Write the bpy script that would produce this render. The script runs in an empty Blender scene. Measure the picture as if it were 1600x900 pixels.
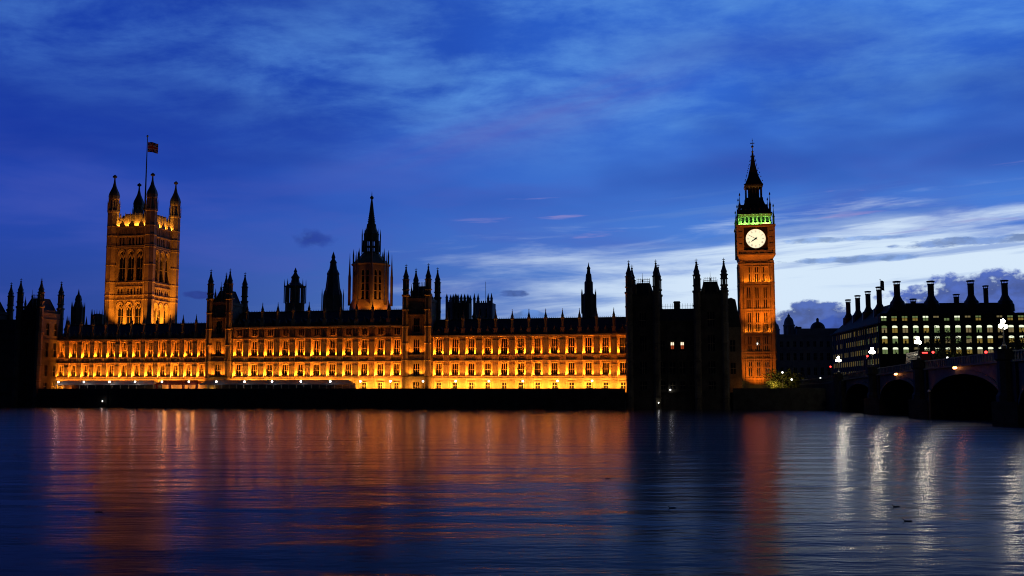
import bpy, math, random
from mathutils import Vector

random.seed(7)
S = bpy.context.scene
COL = S.collection
R = math.radians

# ------------------------------------------------------------------ camera
EYE, PITCH, FPX = 5.4, R(5.75), 1600.0
cam = bpy.data.cameras.new('camera')
cam.sensor_width = 36; cam.lens = 36; cam.clip_end = 30000; cam.clip_start = .5
co = bpy.data.objects.new('camera', cam); COL.objects.link(co)
co.location = (0, 0, EYE); co.rotation_euler = (R(90) + PITCH, 0, 0)
S.camera = co
S.view_settings.view_transform = 'Standard'; S.view_settings.look = 'None'
S.view_settings.exposure = 0; S.view_settings.gamma = 1
S.cycles.use_denoising = True
S.cycles.max_bounces = 5; S.cycles.diffuse_bounces = 2; S.cycles.glossy_bounces = 3
S.cycles.sample_clamp_indirect = 6
S.cycles.use_light_tree = True
S.cycles.pixel_filter_type = 'BLACKMAN_HARRIS'; S.cycles.filter_width = 1.05

CP, SP = math.cos(PITCH), math.sin(PITCH)
def pt(u, v, Y):
    "where the sight line of a surveyed point (u,v) is at depth Y"
    xc, yc = (u - 800) / FPX, (450 - v) / FPX
    t = Y / (CP - yc * SP)
    return Vector((xc * t, Y, EYE + (SP + yc * CP) * t))
def zat(v, Y): return pt(800, v, Y).z
def xat(u, v, Y): return pt(u, v, Y).x

# ------------------------------------------------------------------ node maths
class NV:
    nt = None
    def __init__(s, sock): s.s = sock
    @staticmethod
    def m(op, a, b=None, c=None):
        n = NV.nt.nodes.new('ShaderNodeMath'); n.operation = op
        for i, q in enumerate((a, b, c)):
            if q is None: continue
            if isinstance(q, NV): NV.nt.links.new(q.s, n.inputs[i])
            else: n.inputs[i].default_value = q
        return NV(n.outputs[0])
    def __add__(s, o): return NV.m('ADD', s, o)
    __radd__ = __add__
    def __sub__(s, o): return NV.m('SUBTRACT', s, o)
    def __rsub__(s, o): return NV.m('SUBTRACT', o, s)
    def __mul__(s, o): return NV.m('MULTIPLY', s, o)
    __rmul__ = __mul__
    def __truediv__(s, o): return NV.m('DIVIDE', s, o)
def smooth(x, a, b):
    n = NV.nt.nodes.new('ShaderNodeMapRange'); n.interpolation_type = 'SMOOTHSTEP'
    NV.nt.links.new(x.s, n.inputs[0]); n.inputs[1].default_value = a; n.inputs[2].default_value = b
    return NV(n.outputs[0])
def gauss(x, c, w):
    d = (x - c) * (1.0 / w)
    return NV.m('EXPONENT', d * d * -1.0)
def combine(x, y, z=0.0):
    n = NV.nt.nodes.new('ShaderNodeCombineXYZ')
    for i, q in enumerate((x, y, z)):
        if isinstance(q, NV): NV.nt.links.new(q.s, n.inputs[i])
        else: n.inputs[i].default_value = q
    return NV(n.outputs[0])
def noise(vec, scale, detail=4, rough=.5, dist=0.0):
    n = NV.nt.nodes.new('ShaderNodeTexNoise')
    NV.nt.links.new(vec.s, n.inputs['Vector'])
    n.inputs['Scale'].default_value = scale; n.inputs['Detail'].default_value = detail
    n.inputs['Roughness'].default_value = rough; n.inputs['Distortion'].default_value = dist
    return NV(n.outputs[0])
def mixc(f, a, b, mode='MIX'):
    n = NV.nt.nodes.new('ShaderNodeMix'); n.data_type = 'RGBA'; n.blend_type = mode
    for i, q in ((0, f), (6, a), (7, b)):
        if isinstance(q, NV): NV.nt.links.new(q.s, n.inputs[i])
        else: n.inputs[i].default_value = q if i == 0 else (*q, 1)
    return NV(n.outputs[2])
def srgb(r, g, b):
    return tuple(((c/255+.055)/1.055)**2.4 if c > 10 else c/255/12.92 for c in (r, g, b))

# ------------------------------------------------------------------ world: dusk sky
W = bpy.data.worlds.new('World'); S.world = W; W.use_nodes = True
nt = W.node_tree; NV.nt = nt
for n in list(nt.nodes): nt.nodes.remove(n)
tc = nt.nodes.new('ShaderNodeTexCoord')
sx = nt.nodes.new('ShaderNodeSeparateXYZ'); nt.links.new(tc.outputs['Generated'], sx.inputs[0])
dx, dy, dz = (NV(sx.outputs[i]) for i in range(3))
az = NV.m('ARCTAN2', dx, dy)                       # 0 = due west, + = north
el = NV.m('ARCSINE', dz)
def A(u): return math.atan((u - 800) / FPX)
def E(v): return (611 - v) / FPX
lp = combine(az * 1.0, el * 1.0)
# clear-air gradient
tleft = smooth(az, -.48, .32)
low = mixc(tleft, srgb(34, 66, 150), srgb(92, 142, 216))
mid = mixc(tleft, srgb(30, 68, 174), srgb(66, 122, 214))
top = mixc(tleft, srgb(18, 58, 166), srgb(44, 102, 208))
col = mixc(smooth(el, .06, .19), low, mid)
col = mixc(smooth(el, .17, .31), col, top)
# high textured cloud veil (on a plane overhead)
pl = combine(dx / (dz + .10), dy / (dz + .10))
veil = noise(pl, 2.6, 9, .62, .25)
veil2 = noise(pl, .60, 4, .5)
streaky = noise(combine(dx / (dz + .10) + dy / (dz + .10) * .5, dy / (dz + .10) * 1.6), 3.4, 8, .62, .2)
vm = smooth(veil * .65 + streaky * .35, .37, .68) * smooth(el, .19, .30) * smooth(veil2, .30, .50)
vm = vm * (smooth(az, -.5, .0) * .55 + .45)
col = mixc(vm * .92, col, srgb(92, 152, 226))
vd = smooth(veil2, .56, .38) * smooth(el, .15, .22)
col = mixc(vd * .6, col, srgb(14, 46, 150))
# pinkish band sweeping up to the right
band = gauss(el - (az - A(550)) * .27, E(266), .022) * smooth(az, -.24, -.02) * smooth(az, .24, .06)
bandn = noise(combine(az * 4.0, (el - az * .26) * 26.0), 1.6, 5, .55)
col = mixc(band * smooth(bandn, .2, .65) * .5, col, srgb(92, 94, 182))
band2 = gauss(el - (az - A(1200)) * -.05, E(96), .022) * gauss(az, A(1190), .13)
col = mixc(band2 * .45, col, srgb(40, 66, 172))
vio = noise(combine(az * 3.0, el * 14.0), 1.4, 5, .55, .3)
col = mixc(smooth(vio, .42, .68) * smooth(el, .05, .10) * smooth(el, .26, .17) * .42, col, srgb(72, 88, 180))
# bright after-glow low in the west-north-west
streak = noise(combine(az * 3.2 + el * 4.0, el * 30.0 - az * 1.5), 1.5, 7, .58, .35)
glow = gauss(az, A(1480), .46) * smooth(el, .215, .085)
gm = smooth(glow * 1.3 + (streak - .5) * 1.9, .30, 1.0) * smooth(glow, .04, .25) * (smooth(az, A(620), A(1180)) * .5 + .5)
col = mixc(gm, col, srgb(212, 231, 250))
# grey-blue streaks in front of the glow
st2 = noise(combine(az * 2.6 - el * 3.0, el * 46.0 - az * 3.4), 1.3, 6, .55, .3)
sm = smooth(st2, .52, .64) * smooth(el, .20, .17) * smooth(el, .07, .11) * smooth(az, -.05, .22)
col = mixc(sm * .62, col, srgb(86, 128, 204))
# thin pink wisps
wis = noise(combine(az * 5.0, el * 62.0 - az * 2.0), 1.5, 5, .55, .2)
wm = smooth(wis, .60, .72) * smooth(el, .125, .15) * smooth(el, .21, .185) * smooth(az, -.12, .05)
col = mixc(wm * .55, col, srgb(150, 140, 200))
# low dark cumulus, each at its own bearing
cn = noise(combine(az * 60.0, el * 90.0), .8, 5, .56)
cn2 = noise(combine(az * 40.0, el * 160.0), 1.0, 6, .58)
def blob(u, v, rx, ry, c, k=.95, nz=cn, amp=2.3, soft=.40):
    global col
    ex = (az - A(u)) * (FPX / rx); ey = (el - E(v)) * (FPX / ry)
    f = 1.0 - (ex * ex + ey * ey) + (nz - .5) * amp
    c2 = mixc(smooth(cn, .35, .65), tuple(q * .72 for q in c), tuple(min(1, q * 1.25) for q in c))
    col = mixc(smooth(f, .02, .02 + soft) * k, col, c2)
blob(1268, 516, 80, 44, srgb(56, 86, 164))
blob(1340, 522, 70, 26, srgb(50, 80, 160))
blob(1560, 492, 150, 52, srgb(54, 84, 168))
blob(1520, 398, 120, 8, srgb(92, 128, 194), .8, cn2, 3.5, .8)
blob(1340, 416, 100, 6, srgb(110, 146, 206), .75, cn2, 3.5, .8)
blob(1290, 386, 120, 5, srgb(120, 156, 214), .7, cn2, 3.5, .8)
blob(484, 378, 38, 16, srgb(28, 54, 142), .85, cn, 3.2, 1.3)
blob(312, 468, 26, 7, srgb(30, 52, 130), .8, cn, 3.5, .8)
blob(802, 460, 26, 6, srgb(62, 92, 160), .9, cn2, 3.0, .7)
blob(826, 496, 34, 12, srgb(84, 126, 194), .9, cn, 2.0, .4)
# the east, behind the viewer, is already night
west = smooth(dy, -.25, .80)
zen = smooth(dz, .75, .40)
dim = west * .97 + .03
dim = dim * (zen * .75 + .25)
below = smooth(dz, -.10, -.01)
dim = dim * below
bgc = mixc(1.0, col, combine(dim, dim, dim), 'MULTIPLY')
bg = nt.nodes.new('ShaderNodeBackground'); bg.inputs[1].default_value = 1.0
nt.links.new(bgc.s, bg.inputs[0])
sky = nt.nodes.new('ShaderNodeTexSky'); sky.sky_type = 'NISHITA'; sky.sun_disc = False
sky.sun_elevation = R(-4); sky.sun_rotation = R(22)
bg2 = nt.nodes.new('ShaderNodeBackground'); bg2.inputs[1].default_value = .06
nt.links.new(sky.outputs[0], bg2.inputs[0])
ad = nt.nodes.new('ShaderNodeAddShader'); wo = nt.nodes.new('ShaderNodeOutputWorld')
nt.links.new(bg.outputs[0], ad.inputs[0]); nt.links.new(bg2.outputs[0], ad.inputs[1])
nt.links.new(ad.outputs[0], wo.inputs[0])

# ------------------------------------------------------------------ materials
MATS = {}
def mat(name, base, rough=.8, var=.25, scale=.6, metal=0.0, spec=.3, bump=0.0, emit=None, estr=0.0, stretch=(1, 1, 1)):
    m = bpy.data.materials.new(name); m.use_nodes = True; NV.nt = m.node_tree
    b = m.node_tree.nodes['Principled BSDF']
    b.inputs['Roughness'].default_value = rough; b.inputs['Metallic'].default_value = metal
    b.inputs['Specular IOR Level'].default_value = spec
    t = m.node_tree.nodes.new('ShaderNodeTexCoord'); mp = m.node_tree.nodes.new('ShaderNodeMapping')
    mp.inputs['Scale'].default_value = stretch
    m.node_tree.links.new(t.outputs['Object'], mp.inputs[0]); vec = NV(mp.outputs[0])
    if emit:
        b.inputs['Emission Color'].default_value = (*emit, 1); b.inputs['Emission Strength'].default_value = estr
    if var:
        n = noise(vec, scale, 6, .6); n2 = noise(vec, scale * 9, 3, .6)
        f = smooth(n * .65 + n2 * .35, .32, .68)
        c = mixc(f, tuple(x * (1 - var) for x in base), tuple(min(1, x * (1 + var)) for x in base))
        m.node_tree.links.new(c.s, b.inputs['Base Color'])
        if bump:
            bn = m.node_tree.nodes.new('ShaderNodeBump'); bn.inputs['Strength'].default_value = bump
            bn.inputs['Distance'].default_value = .08
            m.node_tree.links.new(n2.s, bn.inputs['Height']); m.node_tree.links.new(bn.outputs[0], b.inputs['Normal'])
    else:
        b.inputs['Base Color'].default_value = (*base, 1)
    MATS[name] = m
    return m
STONE = mat('limestone', (.34, .27, .17), .9, .30, .35, bump=.5)
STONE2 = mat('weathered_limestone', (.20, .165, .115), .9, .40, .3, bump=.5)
STONE_UNLIT = mat('unlit_limestone', (.085, .075, .06), .9, .4, .3, bump=.5)  # same limestone for the end pavilions, their lack of light darkened into its colour
BRIDGE = mat('painted_bridge_iron', (.075, .09, .085), .6, .35, .4)
GRANITE = mat('granite', (.055, .055, .053), .85, .35, .5, bump=.5)
SLATE = mat('slate_roof', (.045, .048, .055), .75, .35, .8)
IRON = mat('cast_iron', (.025, .026, .028), .5, .2, 2)
LEAD = mat('lead_sheet', (.07, .075, .085), .6, .3, 1)
GLASS = mat('dark_window_glass', (.008, .009, .012), .2, 0, spec=.35)
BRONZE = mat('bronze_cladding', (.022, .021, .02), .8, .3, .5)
GROUND = mat('paving', (.09, .09, .085), .9, .3, .05)
ASPH = mat('asphalt', (.045, .045, .048), .85, .3, .3)
TENTW = mat('white_tent_fabric', (.62, .60, .66), .8, .1, .6)
TENTR = mat('red_tent_fabric', (.40, .07, .05), .8, .1, .6)
TENTB = mat('blue_grey_tent_fabric', (.16, .19, .27), .8, .15, .6)
CLOTH = mat('cream_lining', (.55, .42, .26), .9, .1, .6)
LEAF = mat('leaves', (.07, .085, .025), .7, .5, 1.2)
BARK = mat('bark', (.06, .045, .03), .95, .4, 2, bump=.6)
GILT = mat('gilded_metal', (.45, .30, .08), .4, .2, 1, metal=.8)
WHITEP = mat('white_paint', (.75, .75, .73), .6, .06, 1)
BLACKP = mat('black_paint', (.012, .012, .014), .45, 0)
REDP = mat('red_paint', (.28, .015, .015), .35, .1, 1)
BUSP = mat('dark_red_paint', (.06, .006, .006), .5, .1, 1)
RUBBER = mat('rubber', (.015, .015, .015), .9, .2, 2)
FEATHER = mat('dark_plumage', (.02, .018, .02), .85, .2, 8)
FLAGB = mat('flag_blue', (.02, .03, .20), .9, .1, 2)
FLAGR = mat('flag_red', (.55, .03, .04), .9, .1, 2)
FLAGW = mat('flag_white', (.75, .72, .72), .9, .1, 2)
PORT = mat('purple_flag', (.06, .03, .09), .9, .2, 2)
TIMBER = mat('wet_timber', (.09, .085, .08), .8, .3, 1)
LAMPG = mat('lamp_globe', (.9, .9, .9), .4, 0, emit=(1, .90, .66), estr=60)
LAMPT = mat('terrace_globe', (.9, .9, .9), .4, 0, emit=(1, .86, .74), estr=13)
LAMPS = mat('small_white_lamp', (.9, .9, .9), .4, 0, emit=(.95, .95, .9), estr=7)
FLOODL = mat('floodlight_lens', (.9, .9, .9), .4, 0, emit=(1, .75, .35), estr=40)
REDL = mat('red_lamp', (.5, .02, .02), .4, 0, emit=(1, .035, .03), estr=6)
AMBERL = mat('amber_lamp', (.6, .2, .02), .4, 0, emit=(1, .30, .08), estr=12)
CLOCKM = mat('lit_opal_dial', (.9, .9, .8), .5, 0, emit=(.97, .96, .66), estr=.95)
LITW = mat('lit_ceiling_glass', (.8, .8, .7), .4, 0, emit=(.93, 1, .72), estr=1.05)
LITG = mat('lit_green_glass', (.5, .5, .4), .4, 0, emit=(.40, .56, .20), estr=.27)
LITY = mat('lit_amber_glass', (.5, .4, .2), .4, 0, emit=(.62, .42, .08), estr=.30)
LITD = mat('dim_lit_glass', (.3, .3, .2), .4, 0, emit=(.46, .36, .16), estr=.33)
CURT = mat('lit_red_curtain', (.4, .1, .05), .8, 0, emit=(1, .16, .05), estr=.3)
FROST = mat('frosted_lit_glass', (.8, .8, .7), .4, 0, emit=(1, .85, .6), estr=1.3)

def water_mat():
    m = bpy.data.materials.new('river_water'); m.use_nodes = True; NV.nt = m.node_tree; nt = m.node_tree
    nt.nodes.remove(nt.nodes['Principled BSDF']); out = nt.nodes['Material Output']
    g = nt.nodes.new('ShaderNodeNewGeometry')
    s = nt.nodes.new('ShaderNodeSeparateXYZ'); nt.links.new(g.outputs['Position'], s.inputs[0])
    x, y = NV(s.outputs[0]), NV(s.outputs[1])
    n1 = noise(combine(x * .35, y * 1.0), .55, 3, .55, .3)
    n2 = noise(combine(x * .25 + y * .05, y * 1.0), .13, 2, .5, .3)
    n3 = noise(combine(x * .45, y * 1.0), 2.0, 3, .55)
    n4 = noise(combine(x * .2, y * 1.0), .03, 3, .5)
    h = n1 * (.35 + .5 * smooth(n4, .35, .65)) + n2 * 2.4 + n3 * .17
    bn = nt.nodes.new('ShaderNodeBump'); bn.inputs['Strength'].default_value = 1.0
    bn.inputs['Distance'].default_value = .085
    nt.links.new(h.s, bn.inputs['Height'])
    fr = nt.nodes.new('ShaderNodeFresnel'); fr.inputs['IOR'].default_value = 1.33; nt.links.new(bn.outputs[0], fr.inputs['Normal'])
    gl = nt.nodes.new('ShaderNodeBsdfGlossy'); gl.inputs['Roughness'].default_value = .16; gl.inputs['Anisotropy'].default_value = -.52
    tg = combine(1.0, 0.0, 0.0); nt.links.new(tg.s, gl.inputs['Tangent'])
    gl.inputs['Color'].default_value = (1.0, .97, 1.0, 1); nt.links.new(bn.outputs[0], gl.inputs['Normal'])
    df = nt.nodes.new('ShaderNodeBsdfDiffuse'); df.inputs['Color'].default_value = (.008, .008, .012, 1)
    mx = nt.nodes.new('ShaderNodeMixShader')
    fp = NV.m('POWER', NV(fr.outputs[0]), 2.35)
    nt.links.new(fp.s, mx.inputs[0]); nt.links.new(df.outputs[0], mx.inputs[1]); nt.links.new(gl.outputs[0], mx.inputs[2])
    nt.links.new(mx.outputs[0], out.inputs[0])
    return m
WATER = water_mat()

# ------------------------------------------------------------------ mesh builder
class MB:
    def __init__(s): s.v = []; s.f = []; s.mi = []
    def add(s, vs, fs, m=0):
        o = len(s.v); s.v += [tuple(p) for p in vs]
        s.f += [tuple(i + o for i in f) for f in fs]; s.mi += [m] * len(fs)
        return s
    def box(s, x0, x1, y0, y1, z0, z1, m=0):
        return s.add([(x, y, z) for z in (z0, z1) for y in (y0, y1) for x in (x0, x1)],
              [(0, 2, 3, 1), (4, 5, 7, 6), (0, 1, 5, 4), (2, 6, 7, 3), (0, 4, 6, 2), (1, 3, 7, 5)], m)
    def lathe(s, cx, cy, prof, n=8, rot=None, m=0, sx=1, sy=1):
        rot = math.pi / n if rot is None else rot
        vs = []; fs = []
        for r, z in prof:
            for k in range(n):
                a = rot + 2 * math.pi * k / n
                vs.append((cx + r * math.cos(a) * sx, cy + r * math.sin(a) * sy, z))
        for j in range(len(prof) - 1):
            for k in range(n):
                k2 = (k + 1) % n
                fs.append((j*n + k, j*n + k2, (j+1)*n + k2, (j+1)*n + k))
        fs.append(tuple(range(n - 1, -1, -1))); fs.append(tuple((len(prof)-1)*n + k for k in range(n)))
        return s.add(vs, fs, m)
    def frustum(s, x0, x1, y0, y1, z0, X0, X1, Y0, Y1, z1, m=0):
        return s.add([(x0,y0,z0),(x1,y0,z0),(x1,y1,z0),(x0,y1,z0),(X0,Y0,z1),(X1,Y0,z1),(X1,Y1,z1),(X0,Y1,z1)],
              [(3,2,1,0),(4,5,6,7),(0,1,5,4),(1,2,6,5),(2,3,7,6),(3,0,4,7)], m)
    def prism_xz(s, pts, y0, y1, m=0):
        n = len(pts)
        return s.add([(x, y0, z) for x, z in pts] + [(x, y1, z) for x, z in pts],
              [tuple(range(n)), tuple(range(2*n-1, n-1, -1))] + [(i, i + n, (i+1) % n + n, (i+1) % n) for i in range(n)], m)
    def prism_yz(s, pts, x0, x1, m=0):
        n = len(pts)
        return s.add([(x0, y, z) for y, z in pts] + [(x1, y, z) for y, z in pts],
              [tuple(range(n-1, -1, -1)), tuple(range(n, 2*n))] + [(i, (i+1) % n, (i+1) % n + n, i + n) for i in range(n)], m)
    def tube(s, pts, r, n=6, m=0):
        for a, b in zip(pts[:-1], pts[1:]):
            a, b = Vector(a), Vector(b); d = (b - a).normalized()
            u = d.orthogonal().normalized(); w = d.cross(u)
            ra, rb = (r, r) if not isinstance(r, tuple) else r
            vs = [a + (u * math.cos(2*math.pi*k/n) + w * math.sin(2*math.pi*k/n)) * ra for k in range(n)] + \
                 [b + (u * math.cos(2*math.pi*k/n) + w * math.sin(2*math.pi*k/n)) * rb for k in range(n)]
            s.add(vs, [(k, (k+1) % n, (k+1) % n + n, k + n) for k in range(n)] + [tuple(range(n-1,-1,-1)), tuple(range(n, 2*n))], m)
        return s
    def ball(s, c, r, n=10, m=0, sx=1, sy=1, sz=1):
        prof = [(max(.001, r * math.sin(math.pi * j / n)), c[2] - r * sz * math.cos(math.pi * j / n)) for j in range(n + 1)]
        return s.lathe(c[0], c[1], prof, n, m=m, sx=sx, sy=sy)
    def xf(s, fn): s.v = [fn(*p) for p in s.v]; return s
    def merge(s, o, fn=None):
        return s.add([fn(*p) if fn else p for p in o.v], o.f) if not o.mi or len(set(o.mi)) < 2 and o.mi[0] == 0 else s._mm(o, fn)
    def _mm(s, o, fn):
        k = len(s.v); s.v += [fn(*p) if fn else p for p in o.v]
        s.f += [tuple(i + k for i in f) for f in o.f]; s.mi += o.mi
        return s
    def mesh(s, name, mats, smooth=False):
        me = bpy.data.meshes.new(name); me.from_pydata(s.v, [], s.f); me.validate()
        mats = mats if isinstance(mats, (list, tuple)) else [mats]
        for m in mats: me.materials.append(m)
        if len(me.polygons) == len(s.mi):
            me.polygons.foreach_set('material_index', s.mi)
        if smooth: me.polygons.foreach_set('use_smooth', [True] * len(me.polygons))
        me.update()
        return me

def ob(name, me, parent=None, loc=(0, 0, 0), rz=0):
    o = bpy.data.objects.new(name, me); COL.objects.link(o)
    o.location = loc; o.rotation_euler.z = rz; o.parent = parent
    return o
def part(name, mb, mats, parent, loc=(0, 0, 0), rz=0, smooth=False):
    return ob(name, mb.mesh(name, mats, smooth), parent, loc, rz)
def tag(o, label, cat, group=None):
    o['label'] = label; o['category'] = cat
    if group: o['group'] = group
    return o
def thing(name, label, cat, loc, rz=0, group=None):
    return tag(ob(name, None, None, loc, rz), label, cat, group)
def structure(o, kind='structure'): o['kind'] = kind; return o
def copy_tree(o, parent=None):
    c = o.copy(); COL.objects.link(c)
    if parent: c.parent = parent
    for ch in o.children: copy_tree(ch, c)
    return c
LD = {}
def area_light(key, power, color, sx, sy, spread=180):
    if key not in LD:
        l = bpy.data.lights.new(key, 'AREA'); l.shape = 'RECTANGLE'; l.size = sx; l.size_y = sy
        l.energy = power; l.color = color; l.spread = R(spread); LD[key] = l
    return LD[key]
def spot_light(key, power, color, ang, rad=.4, blend=.6):
    if key not in LD:
        l = bpy.data.lights.new(key, 'SPOT'); l.energy = power; l.color = color
        l.spot_size = R(ang); l.spot_blend = blend; l.shadow_soft_size = rad; LD[key] = l
    return LD[key]
def point_light(key, power, color, rad=.3):
    if key not in LD:
        l = bpy.data.lights.new(key, 'POINT'); l.energy = power; l.color = color; l.shadow_soft_size = rad; LD[key] = l
    return LD[key]
def lamp(name, data, loc, target, parent=None):
    o = bpy.data.objects.new(name, data); COL.objects.link(o); o.location = loc; o.parent = parent
    o.rotation_euler = (Vector(target) - Vector(loc)).to_track_quat('-Z', 'Y').to_euler()
    return o
SODIUM = (1, .30, .022); GOLD = (1, .40, .045); GREENL = (.05, 1, .13)

def arch_pts(w, z1, k=6):
    "pointed arch outline of width w whose springing is at z1 - .85 w, apex at z1"
    h = .85 * w
    L = [(-w/2 * math.cos(math.pi/2 * i/k) ** .8 if i < k else 0, z1 - h + h * math.sin(math.pi/2 * i/k)) for i in range(k + 1)]
    return L                                           # left springing ... apex
def facing(mb, x0, x1, rows, y0=0.0, d=.8, m=0):
    "stack of wall courses (h0, h1, [(xc, w, arched)]): solid where no opening"
    for h0, h1, ops in rows:
        xs = x0
        for xc, w, arched in sorted(ops or []):
            if xc - w/2 > xs: mb.box(xs, xc - w/2, y0, y0 + d, h0, h1, m)
            xs = xc + w/2
            if arched:
                a = arch_pts(w, h1)
                mb.prism_xz([(xc + p, q) for p, q in a] + [(xc - w/2, h1)], y0, y0 + d, m)
                mb.prism_xz([(xc - p, q) for p, q in a[::-1]] + [(xc + w/2, h1)], y0, y0 + d, m)
        if xs < x1: mb.box(xs, x1, y0, y0 + d, h0, h1, m)
def window_mb(w, h, lights=3, trans=(.5,), bar=.10, fb=.9, arched=False):
    "glass (0) behind stone mullions and transoms (1); origin at sill centre"
    b = MB(); b.box(-w/2, w/2, .10, .16, 0, h, 0)
    for k in range(1, lights):
        x = -w/2 + w * k / lights; b.box(x - bar/2, x + bar/2, -.12, .10, 0, h, 1)
    for t in trans: b.box(-w/2, w/2, -.15, .102, h*t - bar*.7, h*t + bar*.7, 1)
    if arched:
        for k in range(lights):
            x = -w/2 + w * (k + .5) / lights; q = w / lights
            b.prism_xz([(x - q/2, h*.72), (x, h*.84), (x + q/2, h*.72), (x + q/2, h*.80), (x, h*.92), (x - q/2, h*.80)], -.08, .10, 1)
    return b

# ------------------------------------------------------------------ palace frame
AF = R(11.8); CA, SA = math.cos(AF), math.sin(AF)
PX, PY, TZ = 36.0, 320.0, 5.0
def PF(n, w, z=TZ): return (PX + CA*n + SA*w, PY - SA*n + CA*w, z)
def n_of(u, w, v=600):
    yc = (450 - v) / FPX
    k = (u - 800) / FPX / (CP - yc * SP)
    return (k * (PY + CA*w) - PX - SA*w) / (CA + k*SA)
RZ = -AF

# ------------------------------------------------------------------ river and ground
b = MB(); b.add([(-7000, -300, 0), (7000, -300, 0), (7000, 7000, 0), (-7000, 7000, 0)], [(0, 1, 2, 3)])
structure(part('river', b, WATER, None))
b = MB(); q = [PF(-6000, -10.2), PF(6000, -10.2), PF(6000, 7000), PF(-6000, 7000)]
b.add([(x, y, TZ) for x, y, z in q], [(0, 1, 2, 3)])
structure(part('ground', b, GROUND, None))
b = MB()
for n0, n1 in ((-900, -232.2), (-199.3, 0.2), (31.9, 61), (72, 900)):
    b.box(n0, n1, -11.0, -10.3, -2, 6.0); b.box(n0, n1, -11.15, -10.15, 6.0, 6.22); b.box(n0, n1, -11.2, -10.9, 3.6, 4.0)
    k = n0 + 5
    while k < n1 and k < 120:
        if k > -260: b.box(k - .5, k + .5, -11.25, -10.9, -1.9, 5.9)
        k += 10.6
o = part('embankment_wall', b, GRANITE, None, PF(0, 0, 0), RZ)
tag(o, 'dark granite river wall running along the foot of the palace terrace', 'wall')

# ------------------------------------------------------------------ palace pieces
def finial_spire(b, cx, cy, z0, z1, r, m=0):
    H = z1 - z0
    b.lathe(cx, cy, [(r*1.15, z0), (r*1.2, z0+.04*H), (r*.86, z0+.06*H), (r*.8, z0+.18*H), (r*.95, z0+.20*H), (r*.62, z0+.36*H),
                     (r*.36, z0+.56*H), (r*.2, z0+.72*H), (r*.34, z0+.75*H), (r*.30, z0+.78*H), (r*.10, z0+.82*H), (.05, z1)], 8, m=m)
    b.box(cx - r*.42, cx + r*.42, cy - .05, cy + .05, z0 + .885*H, z0 + .915*H, m)
PINN = {}
def pinnacle(parent, loc, h, r):
    key = (round(h, 1), round(r, 2))
    if key not in PINN:
        b = MB(); b.lathe(0, 0, [(r, 0), (r, h*.42), (r*1.25, h*.44), (r*1.25, h*.48), (r*.95, h*.50)], 8)
        b.box(-r*.25, r*.25, -r*1.06, r*1.06, h*.04, h*.38)
        finial_spire(b, 0, 0, h*.5, h, r*1.05); PINN[key] = b.mesh('pinnacle', STONE2)
    return ob('pinnacle', PINN[key], parent, loc)
TUR = {}
def turret(parent, x, y, h0, hb, ht, r):
    key = (round(h0, 1), round(hb, 1), round(ht, 1), round(r, 2))
    if key not in TUR:
        b = MB(); H = ht - hb
        prof = [(r, h0)]
        z = h0 + 4.6
        while z < hb - 1:
            prof += [(r, z), (r*1.14, z + .1), (r*1.14, z + .4), (r, z + .5)]; z += 5.5
        prof += [(r, hb), (r*1.22, hb + .25), (r*1.22, hb + .7), (r*.86, hb + .8), (r*.86, hb + H*.18), (r*1.1, hb + H*.2), (r*1.1, hb + H*.225), (r*.72, hb + H*.235)]
        b.lathe(x*0, 0, prof, 8)
        zc = hb + H*.235; ze = hb + H*.50
        b.lathe(0, 0, [(r*.34, zc), (r*.34, ze)], 8)
        for k in range(8):
            a = math.pi/8 + k*math.pi/4
            b.lathe(r*.74*math.cos(a), r*.74*math.sin(a), [(r*.17, zc), (r*.17, ze)], 5)
        s = MB(); finial_spire(s, 0, 0, ze, ht, r*.95)
        TUR[key] = (b.mesh('turret', STONE2), s.mesh('turret_spire', LEAD))
    t = ob('turret', TUR[key][0], parent, (x, y, 0))
    ob('turret_spire', TUR[key][1], t)
    return t
WIN = {}
def window(parent, loc, w, h, rz=0, lights=3, trans=(.5,), arched=False, mats=None, name='window'):
    key = (round(w, 2), round(h, 2), lights, trans, arched, mats and mats[0].name)
    if key not in WIN: WIN[key] = window_mb(w, h, lights, trans, arched=arched).mesh(name, mats or [GLASS, STONE])
    return ob(name, WIN[key], parent, loc, rz)

# floodlight sets for the river front
FL = {}
for q, f_ in (('a', .62), ('b', 1.0), ('c', 1.4)):
    FL['ground' + q] = area_light('terrace_floods_' + q, 760 * f_, (1, .345, .03), 2.6, .25, 110)
    FL['first' + q] = area_light('first_ledge_floods_' + q, 490 * f_, (1, .26, .014), .6, .14, 105)
    FL['second' + q] = area_light('second_ledge_floods_' + q, 430 * f_, (1, .22, .010), .6, .14, 105)
    FL['third' + q] = area_light('third_ledge_floods_' + q, 30 * f_, (1, .2, .01), 1.5, .18)
FL['wash'] = area_light('long_wash', 135, (1, .17, .006), 4.0, .4, 70)

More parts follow.
